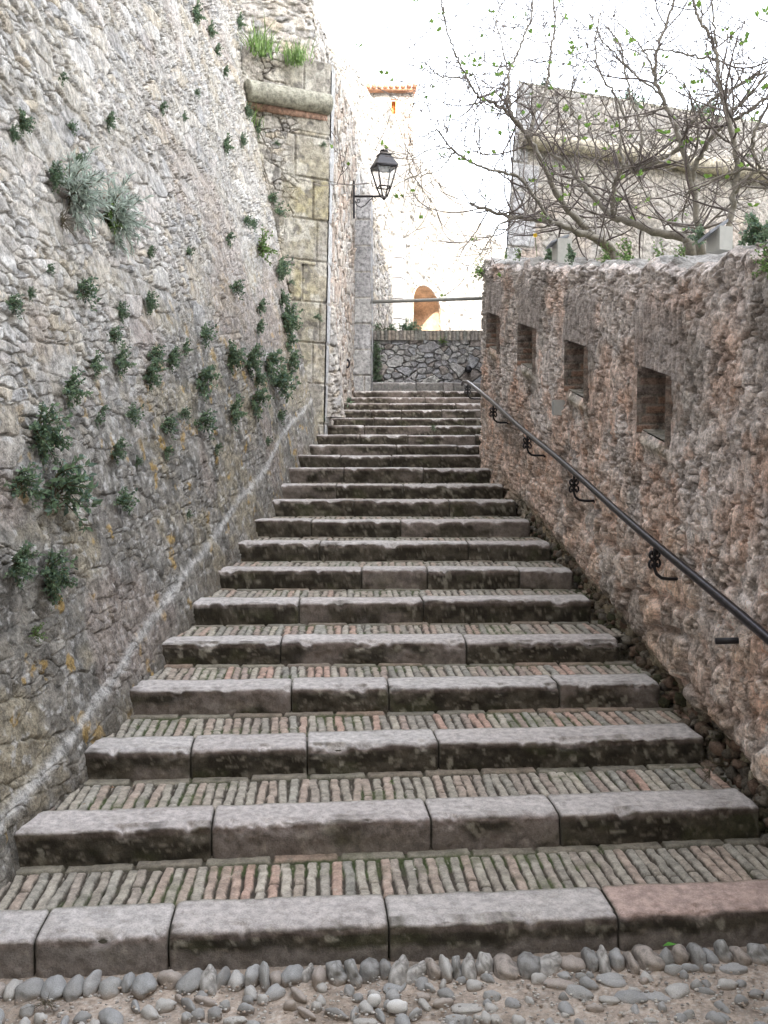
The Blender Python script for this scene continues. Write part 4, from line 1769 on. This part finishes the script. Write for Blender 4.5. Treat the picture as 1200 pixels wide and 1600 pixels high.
BIGP = [
    (98, 300, 46, 'silver', 'large silvery feathery shrub on the upper left wall'),
    (162, 335, 42, 'silver', 'silvery shrub mixed with bright green, right of the large silvery one'),
    (158, 345, 27, 'lite', 'bright green plant growing inside the right silvery shrub'),
    (85, 345, 24, 'dry', 'dry brown stems hanging under the large silvery shrub'),
    (70, 272, 18, 'dense', 'small dark green plant above the large silvery shrub'),
    (48, 672, 40, 'dense', 'dense green bush at mid height near the left edge of the wall'),
    (75, 765, 50, 'green', 'widest trailing green bush low on the left wall'),
    (15, 755, 30, 'green', 'green plant cut by the left edge beside the widest trailing bush'),
    (60, 895, 36, 'dense', 'dark green bush lowest of the large ones on the left wall'),
    (8, 885, 32, 'dense', 'dark green bush cut by the left edge beside the lowest large one'),
    (93, 612, 26, 'green', 'green plant right above the dense bush at mid height'),
    (40, 992, 16, 'lite', 'small light green sprig lowest on the left wall'),
    (400, 385, 24, 'lite', 'light green feathery plant at the foot of the buttress junction'),
    (175, 785, 22, 'green', 'straggling green plant right of the widest trailing bush'),
]
MED = [(117, 455, 20), (177, 485, 12), (165, 525, 14), (135, 572, 15), (175, 567, 18), (222, 587, 20), (230, 555, 15), (257, 562, 15), (222, 470, 13), (307, 525, 16), (280, 545, 10), (305, 592, 22), (360, 450, 12), (352, 555, 18), (382, 565, 20), (412, 565, 20), (425, 600, 25), (390, 625, 20), (355, 645, 18), (307, 660, 18), (250, 665, 15), (277, 647, 10), (192, 650, 16), (170, 705, 16), (250, 705, 10), (142, 657, 8), (430, 425, 12), (435, 465, 10), (440, 497, 20), (448, 565, 14), (400, 480, 10), (397, 512, 10), (5, 475, 15), (35, 457, 8), (22, 190, 14), (8, 207, 10), (160, 190, 11), (100, 200, 9), (85, 123, 9), (297, 22, 13), (322, 48, 9), (332, 80, 8), (367, 35, 9), (345, 112, 7), (392, 160, 13), (380, 172, 9), (398, 182, 14), (397, 205, 10), (412, 255, 16), (345, 227, 11), (372, 217, 8), (245, 167, 8), (280, 183, 6), (418, 310, 9), (425, 335, 14), (350, 372, 9), (378, 345, 8), (388, 350, 8), (430, 420, 15), (285, 395, 8), (225, 395, 8), (65, 420, 8), (112, 250, 11), (300, 145, 6), (205, 720, 7), (330, 700, 8), (410, 690, 7), (285, 805, 6), (430, 650, 9), (445, 535, 12), (395, 590, 12), (150, 640, 8)]
for (px, py, r, kind, lab) in BIGP:
    p = hit_left(px, py)
    R = r * p.y / F
    plant('wall_plant', kind, p + Vector((.035, 0, 0)), R * 1.4, random.uniform(-.3, .1), lab)
for (px, py, r) in MED:
    p = hit_left(px, py)
    R = r * p.y / F
    plant('wall_plant', 'green' if random.random() < .75 else 'dense', p + Vector((.03, 0, 0)), R * 1.55, random.uniform(-.3, .1),
          'small green tuft rooted in a crevice of the tall leaning rubble wall', 'small tufts on the leaning wall')
# on the buttress
for (px, py, r, lab) in ((495, 497, 9, 'small green tuft on the buttress face near its right edge'), (455, 442, 7, 'tiny green tuft on the buttress face under mid height'), (505, 227, 6, 'tiny tuft on the buttress corner under the moulding'), (432, 225, 6, 'tiny tuft left on the buttress face under the moulding'), (458, 150, 8, 'small dark tuft on the buttress just above the roll moulding')):
    t = (px - 378) / (516 - 378)
    p = P(px, py, YL + (YR - YL) * t - .03)
    plant('wall_plant', 'green', p, r * p.y / F * 1.1, -1.3, lab)
# grass on the buttress top
for (px, py, h, lab) in ((407, 92, 42, 'tall grass tuft on the left end of the buttress top'), (460, 96, 30, 'lower grass tuft in the middle of the buttress top'), (392, 200, 30, 'pale grass hanging between the buttress and the leaning wall')):
    p = P(px, py + 4, 11.75)
    plant('grass_tuft', 'grass', p, h * 1.35 * p.y / F, random.random(), lab, cat='grass')
    if py < 100:
        pass
# ivy beside the parapet, plants along its top
for q in range(5):
    p = P(588, 545 + 12 * q, YW - .06)
    plant('ivy', 'green', p, .13, -1.57, 'dark green creeper down the left end of the parapet, clump %s' % ('topmost', 'second from the top', 'in the middle', 'second from the bottom', 'lowest')[q], cat='creeper')
for (px, h, lab) in ((590, 22, 'leafy stalk behind the parapet next to the pier'), (610, 26, 'thin weed behind the parapet left of the grey pilaster'), (632, 34, 'weed with dark leaves behind the parapet left of the arch'), (643, 40, 'tallest weed behind the parapet beside the arch'), (600, 50, 'tall tangled weed against the quoined wall')):
    p = P(px, 517, YW + .3)
    plant('weed', 'dry' if h > 45 else 'green', p, h * p.y / F * .55, -1.5, lab, cat='weed')
p = P(692, 533, YW - .06)
plant('wall_plant', 'lite', p, .12, -1.57, 'green tuft under the coping in the middle of the parapet')
for (px, py, r, lab) in ((577, 460, 16, 'green plant on the quoined wall just above the crossbar'), (590, 452, 12, 'bright green tuft on the quoined wall beside the crossbar'), (576, 430, 9, 'small tuft on the quoined wall above the crossbar')):
    p = P(px, py, YQ - .1)
    plant('wall_plant', 'lite', p, r * p.y / F, -1.57, lab)


# plants on the right wall top
def hit_right_top(px):
    a = ray(px, 390)[0]
    # xrw(Y) = a Y
    Y = (1.06 + .067 * 10.6) / (a + .067)
    return Y


RT = [(770, 8, 'lite', 'low green creeper on the far end of the loophole wall'), (790, 12, 'lite', 'green creeper hanging over the far end of the loophole wall'), (838, 14, 'dense', 'dark green herb on the loophole wall left of the yellow flowers'),
      (868, 16, 'green', 'leafy herb with yellow flowers on the loophole wall'), (920, 20, 'lite', 'bright green leafy weed on the loophole wall below the leaning trunk'), (950, 26, 'lite', 'tall bright green weed on the loophole wall in the middle'),
      (1000, 24, 'lite', 'yellowish green weed on the loophole wall right of the middle'), (1030, 18, 'lite', 'low weed on the loophole wall left of the floodlight'), (1062, 22, 'green', 'reddish green plant beside the floodlight'), (1150, 34, 'dense', 'dark leafy shrub right of the floodlight on the loophole wall'), (1178, 30, 'green', 'green plant hanging over the wall at the right edge')]
for (px, r, kind, lab) in RT:
    Y = hit_right_top(px)
    p = Vector((float(xrw(Y)) + .16, Y + .1, float(zst(Y)) + 2.19 + (.10 if px > 1050 else 0)))
    R = r * p.y / F
    plant('wall_plant', kind, p, R * 1.2, 3.0 + random.uniform(-.5, .5), lab)
Y = 3.75
plant('wall_plant', 'lite', Vector((float(xrw(Y)) - .02, Y, float(zst(Y)) + 2.15)), .09, 3.14, 'green sprig hanging down the wall face under the plant at the right edge')
Y = 10.4
plant('wall_plant', 'lite', Vector((float(xrw(Y)) - .02, Y, float(zst(Y)) + 2.0)), .16, 3.14, 'green creeper hanging down the far corner of the loophole wall')
# yellow flowers
for (px, py) in ((836, 368), (882, 376)):
    g = Geo()
    p = P(px, py, 7.6)
    for a in range(8):
        d = Vector((math.cos(a * .785), -.3, math.sin(a * .785)))
        leaf_geo(g, p, d, Vector((0, 1, 0)), .022, .012, (.75, .5, .04))
    g.tube([p, p + Vector((.02, .02, -.16))], .003, (.1, .15, .05), n=4)
    o = g.build('flower', M_LEAF, smooth=False)
    tag(o, 'small yellow flower left on the loophole wall' if px < 850 else 'small yellow flower right of the other one on the wall', 'flower')
# tufts along top of the bastion
for q in range(16):
    t = random.random() ** .8
    p = TL + dirb * (.3 + 6.8 * t) + Vector((0, .15, .03))
    plant('wall_plant', random.choice(['green', 'dense', 'lite']), p, random.uniform(.12, .28), -1.6, 'low green plant along the top of the bastion', 'plants on the bastion top')
p = TL + dirb * 6.0 + Vector((.2, 1.2, .1))
# yellow green shrub beyond the bastion top
for q in range(3):
    plant('shrub', 'lite', TL + dirb * (4.6 + q * .8) + Vector((0, .8, .1)), .45, -1.57, ('left', 'middle', 'right')[q] + ' one of three yellowish shrubs above the bastion', cat='shrub')
# moss tufts and dry leaves on steps
plant('wall_plant', 'lite', P(612, 1222 - 0, SD[1]['Y'] + .02), .015, -1.5, 'tiny sprout on the second step')
for (px, py, r, lab) in ((677, 668, 6, 'tiny green sprout between kerb stones high on the steps'), (545, 628, 8, 'small weed in the corner beside the top steps'), (503, 655, 9, 'small weed at the foot of the buttress')):
    p = P(px, py, 12.2)
    plant('weed', 'green', p, r * p.y / F, -1.5, lab, cat='weed')
# dry twig clump bottom left
a, b = ray(72, 1565)
Yk = -EYE / b
plant('dry_clump', 'dry', Vector((a * Yk, Yk, .0)), .055, -1.5, 'reddish brown dry needles on the dirt at the lower left', cat='dry grass', scl=(.06, .08, .03))
a, b = ray(1110, 1190)
plant('dry_clump', 'dry', Vector((a * 4.05, 4.05, .30)), .07, 2.8, 'dry leaves gathered between the right wall and the second step', cat='dry leaves')
for q in range(18):
    S_ = SD[random.choice([0, 0, 1, 1, 2, 2, 3, 4, 5])]
    t_ = random.choice([random.uniform(.01, .12), random.uniform(.86, .99), random.uniform(.2, .8)])
    bx = S_['xl'] + (S_['xr'] - S_['xl']) * t_
    by = S_['yl'] + (S_['yr'] - S_['yl']) * t_ + random.uniform(.26, .50)
    g = Geo()
    leaf_geo(g, Vector((0, 0, 0)), Vector((random.gauss(0, 1), random.gauss(0, 1), .1)), Vector((0, 0, 1)), random.uniform(.015, .035), random.uniform(.006, .014), random.choice([(.25, .14, .07), (.32, .22, .12), (.18, .10, .06), (.5, .48, .42)]))
    o = g.build('dry_leaf', M_LEAF, smooth=False)
    o.location = (bx, by, S_['z'] + .004)
    tag(o, 'tiny withered leaf scrap lying on a brick tread', 'leaf', 'withered leaves on the treads')
# green leaf lying by the bottom step
g = Geo()
p = P(1035, 1478, 3.05)
leaf_geo(g, p, Vector((1, .1, .15)), Vector((0, 0, 1)), .05, .024, (.10, .30, .04))
tag(g.build('fallen_leaf', M_LEAF, smooth=False), 'single bright green leaf lying at the foot of the bottom step', 'leaf')

# ------------------------------------------------------------ floodlights on the wall top
for (px, py, Yf, rz, lab) in ((1108, 372, 4.75, .35, 'pale grey box floodlight tilted upwards on the wall top, nearer one'), (868, 392, 7.6, .3, 'pale grey box floodlight half hidden by weeds, farther one')):
    c = P(px, py, Yf)
    c.x += .05
    root = empty('floodlight', c, rz)
    tag(root, lab, 'floodlight')
    k_ = Yf / F
    W_, H_, D_ = 24 * k_, 42 * k_, .10
    g = Geo()
    V = [(-W_ / 2, -D_ / 2, -H_ / 2), (-W_ / 2, -D_ / 2, H_ / 2 - .02), (-W_ / 2, D_ / 2, -H_ / 2), (-W_ / 2, D_ / 2, H_ / 2 - .05),
         (W_ / 2, -D_ / 2, -H_ / 2), (W_ / 2, -D_ / 2, H_ / 2 - .02), (W_ / 2, D_ / 2, -H_ / 2), (W_ / 2, D_ / 2, H_ / 2 - .05)]
    g.hexa(V, (.50, .50, .47))
    o = g.build('housing', M_GREY, smooth=False)
    o.parent = root
    g = Geo()
    V = [(-W_ / 2 - .05, -D_ / 2 + .01, H_ / 2 - .06), (-W_ / 2 - .05, -D_ / 2 + .01, H_ / 2 - .045), (-W_ / 2 - .05, D_ / 2, H_ / 2 - .09), (-W_ / 2 - .05, D_ / 2, H_ / 2 - .075),
         (W_ / 2 - .02, -D_ / 2 + .01, H_ / 2 + .005), (W_ / 2 - .02, -D_ / 2 + .01, H_ / 2 + .02), (W_ / 2 - .02, D_ / 2, H_ / 2 - .03), (W_ / 2 - .02, D_ / 2, H_ / 2 - .015)]
    g.hexa(V, (.30, .32, .36))
    o = g.build('glass_cover', M_GREY, smooth=False)
    o.parent = root

# ------------------------------------------------------------ fig trees
rt = random.Random(3)


def smooth_pts(pts, n=6):
    out = []
    m = len(pts)
    for i in range(m - 1):
        p0 = pts[max(i - 1, 0)]
        p1 = pts[i]
        p2 = pts[i + 1]
        p3 = pts[min(i + 2, m - 1)]
        for k in range(n):
            t = k / n
            out.append(.5 * ((2 * p1) + (p2 - p0) * t + (2 * p0 - 5 * p1 + 4 * p2 - p3) * t * t + (3 * p1 - p0 - 3 * p2 + p3) * t ** 3))
    out.append(pts[-1].copy())
    return out


def bark_c():
    return np.array(rt.choice([(.20, .175, .16), (.27, .24, .225), (.15, .125, .12)]))


def twig(gb, gl, p, d, L, r, lvl, leafp):
    n = max(4, int(L / .07))
    pts = [p.copy()]
    rad = [r]
    v = d.normalized()
    curl = rt.uniform(.0, .16)
    side = Vector((rt.gauss(0, .10), rt.gauss(0, .08), 0))
    for k in range(n):
        v = (v + side + Vector((rt.gauss(0, .11), rt.gauss(0, .11), curl + rt.gauss(0, .09)))).normalized()
        p = p + v * (L / n)
        pts.append(p.copy())
        rad.append(max(.0022, r * (1 - .75 * (k + 1) / n)) * (1.25 if k % 2 else 1.0))
    gb.tube(pts, rad, bark_c(), n=5 if lvl else 6, cap=False)
    if lvl < 3:
        for k in range(1, n):
            if rt.random() < (.30, .28, .16)[lvl]:
                a = Vector((rt.gauss(0, 1), rt.gauss(0, 1), rt.gauss(0.15, .8))).normalized()
                nd = (v * .5 + a).normalized()
                twig(gb, gl, pts[k], nd, L * rt.uniform(.3, .62), max(.0035, rad[k] * .7), lvl + 1, leafp)
    if rt.random() < leafp * .30:
        for q in range(rt.randint(2, 3)):
            dd = Vector((rt.gauss(0, .7), rt.gauss(0, .7), rt.uniform(.1, 1))).normalized()
            c = np.array(rt.choice([(.22, .36, .07), (.27, .42, .10), (.18, .32, .08)]))
            leaf_geo(gl, pts[-1], dd, Vector((rt.random(), rt.random(), .2)), rt.uniform(.03, .065), rt.uniform(.02, .04), c)


def limb(gb, gt, gl, pxs, Ya, Yb, r0, r1, dens, leafp=.3, tl=.55):
    m = len(pxs)
    pts = [P(x, y, Ya + (Yb - Ya) * i / (m - 1)) for i, (x, y) in enumerate(pxs)]
    sp_ = smooth_pts(pts, 6)
    n = len(sp_)
    rad = [.8 * (r0 + (r1 - r0) * (i / (n - 1)) ** .8) for i in range(n)]
    rad = [q * (1 + .10 * math.sin(i * 2.1)) for i, q in enumerate(rad)]
    for i in range(1, n - 1):
        sp_[i] = sp_[i] + Vector((rt.gauss(0, .006), rt.gauss(0, .006), rt.gauss(0, .006)))
    gb.tube(sp_, rad, (.25, .23, .195), n=10)
    for i in range(2, n):
        for _ in range(dens if rt.random() < .8 else 0):
            if rt.random() < .52:
                v = (sp_[i] - sp_[i - 1]).normalized()
                a = Vector((rt.gauss(0, 1), rt.gauss(0, .8), rt.gauss(.1, .9))).normalized()
                twig(gt, gl, sp_[i], (a + v * .3).normalized(), rt.uniform(.35, 1.0) * tl * 1.6, min(rad[i] * .5, .0085), 0 if rt.random() < .7 else 1, leafp)


TREES = [
    ('bare fig tree leaning left over the loophole wall with a low horizontal limb', [
        ([(958, 392), (939, 375), (892, 358), (862, 347), (806, 340), (770, 332), (735, 318)], 9.4, 8.8, .055, .014, 2, .22),
        ([(955, 390), (928, 370), (904, 344), (874, 310), (851, 261), (825, 216), (799, 182), (772, 160), (747, 152)], 9.5, 8.6, .05, .016, 2, .22),
        ([(747, 152), (730, 122), (715, 92), (705, 67), (696, 35), (691, 5), (688, -30)], 8.6, 8.3, .014, .006, 1, .15),
        ([(730, 122), (705, 120), (690, 120), (669, 103), (640, 75)], 8.5, 8.3, .010, .004, 1, .2),
        ([(825, 216), (837, 175), (852, 145), (857, 120), (860, 82), (866, 50), (866, 0), (864, -40)], 8.8, 9.1, .022, .009, 1, .2),
        ([(799, 182), (795, 140), (796, 110), (807, 87), (820, 52), (833, 22), (832, -20)], 8.7, 9.4, .018, .009, 1, .15),
        ([(862, 347), (830, 300), (807, 275), (765, 265), (737, 255), (710, 237), (682, 202)], 9.0, 8.2, .022, .008, 2, .2),
        ([(806, 340), (780, 352), (762, 380), (745, 402)], 8.8, 8.6, .014, .005, 1, .3),
        ([(796, 110), (788, 95), (782, 60), (775, 30), (788, 0)], 9.0, 9.2, .010, .006, 1, .2),
        ([(710, 237), (690, 262), (660, 275), (640, 277), (615, 292)], 8.3, 8.0, .009, .003, 1, .35),
        ([(682, 202), (660, 214), (645, 206), (634, 190)], 8.2, 8.1, .008, .003, 1, .4),
        ([(737, 255), (700, 232), (655, 240), (640, 262), (652, 285), (678, 310)], 8.2, 8.0, .009, .003, 1, .3)]),
    ('bare fig tree with a thick trunk lying towards the left of the floodlight', [
        ([(1078, 378), (1069, 370), (1027, 364), (982, 347), (954, 336), (920, 300), (890, 262), (860, 240)], 7.6, 8.6, .052, .016, 2, .3),
        ([(958, 336), (958, 310), (962, 285), (975, 258), (990, 268), (1012, 261), (1061, 231), (1076, 197), (1113, 156), (1150, 135), (1196, 111)], 8.1, 7.6, .028, .011, 2, .3),
        ([(975, 258), (970, 215), (978, 190), (962, 150), (940, 120), (930, 70), (938, 20)], 8.2, 8.6, .017, .008, 1, .3),
        ([(990, 268), (1003, 225), (1000, 190), (985, 150), (975, 100), (968, 65), (945, 40)], 8.2, 8.4, .017, .007, 1, .3),
        ([(920, 300), (900, 250), (905, 200), (890, 160), (896, 120)], 8.4, 8.6, .014, .006, 2, .35)]),
    ('slender bare tree with a straight upright trunk left of the floodlight', [
        ([(1092, 372), (1091, 351), (1084, 302), (1069, 242), (1057, 201), (1042, 167), (1027, 134), (1022, 110), (1032, 65), (1050, 12), (1055, -30)], 7.2, 7.5, .034, .010, 1, .25),
        ([(1084, 297), (1085, 262), (1100, 232), (1120, 205), (1150, 185), (1175, 170), (1215, 140)], 7.3, 7.0, .028, .013, 1, .2),
        ([(1022, 110), (1005, 80), (985, 55), (960, 30)], 7.4, 7.7, .010, .005, 1, .3),
        ([(1030, 145), (1000, 125), (970, 95), (940, 60), (920, 20)], 7.4, 7.9, .011, .005, 1, .3)]),
    ('rightmost bare tree rising right of the floodlight with a tall grey trunk', [
        ([(1138, 380), (1140, 344), (1147, 310), (1151, 242), (1140, 194), (1127, 140), (1121, 92), (1112, 62), (1095, 35), (1085, 10), (1078, -30)], 6.8, 7.1, .033, .010, 1, .2),
        ([(1121, 92), (1117, 55), (1114, 20), (1113, -25)], 7.0, 7.1, .012, .007, 1, .3),
        ([(1141, 176), (1170, 150), (1200, 118), (1240, 90)], 7.0, 6.8, .013, .008, 1, .2),
        ([(1148, 300), (1170, 275), (1187, 262), (1177, 232), (1178, 207), (1200, 162), (1215, 130)], 6.8, 6.6, .016, .009, 1, .25),
        ([(1121, 92), (1085, 88), (1040, 78), (990, 78), (940, 80)], 7.0, 7.3, .012, .004, 1, .25),
        ([(1240, 300), (1200, 271), (1150, 268), (1105, 285), (1070, 305)], 6.8, 6.9, .018, .008, 1, .3)]),
]
for (lab, limbs) in TREES:
    x_, y_ = limbs[0][0][0]
    root = empty('fig_tree', P(x_, y_, limbs[0][1]))
    tag(root, lab, 'tree')
    gb, gt, gl = Geo(), Geo(), Geo()
    for (pxs, Ya, Yb, r0, r1, dens, lp) in limbs:
        if (pxs is limbs[0][0]) or ('leaning' in lab and pxs is limbs[1][0]):
            p0 = P(*pxs[0], Ya)
            gb.tube([Vector((p0.x + .12, p0.y + .1, p0.z - .45)), p0 + Vector((.03, .02, -.1)), p0], [r0 * 1.3, r0 * 1.1, r0], (.25, .23, .195), n=10)
        limb(gb, gt, gl, pxs, Ya, Yb, r0, r1, dens, lp)
    child(gb, 'trunk', M_BARK, root)
    child(gt, 'branches', M_BARK, root)
    child(gl, 'leaves', M_LEAF, root, smooth=False)
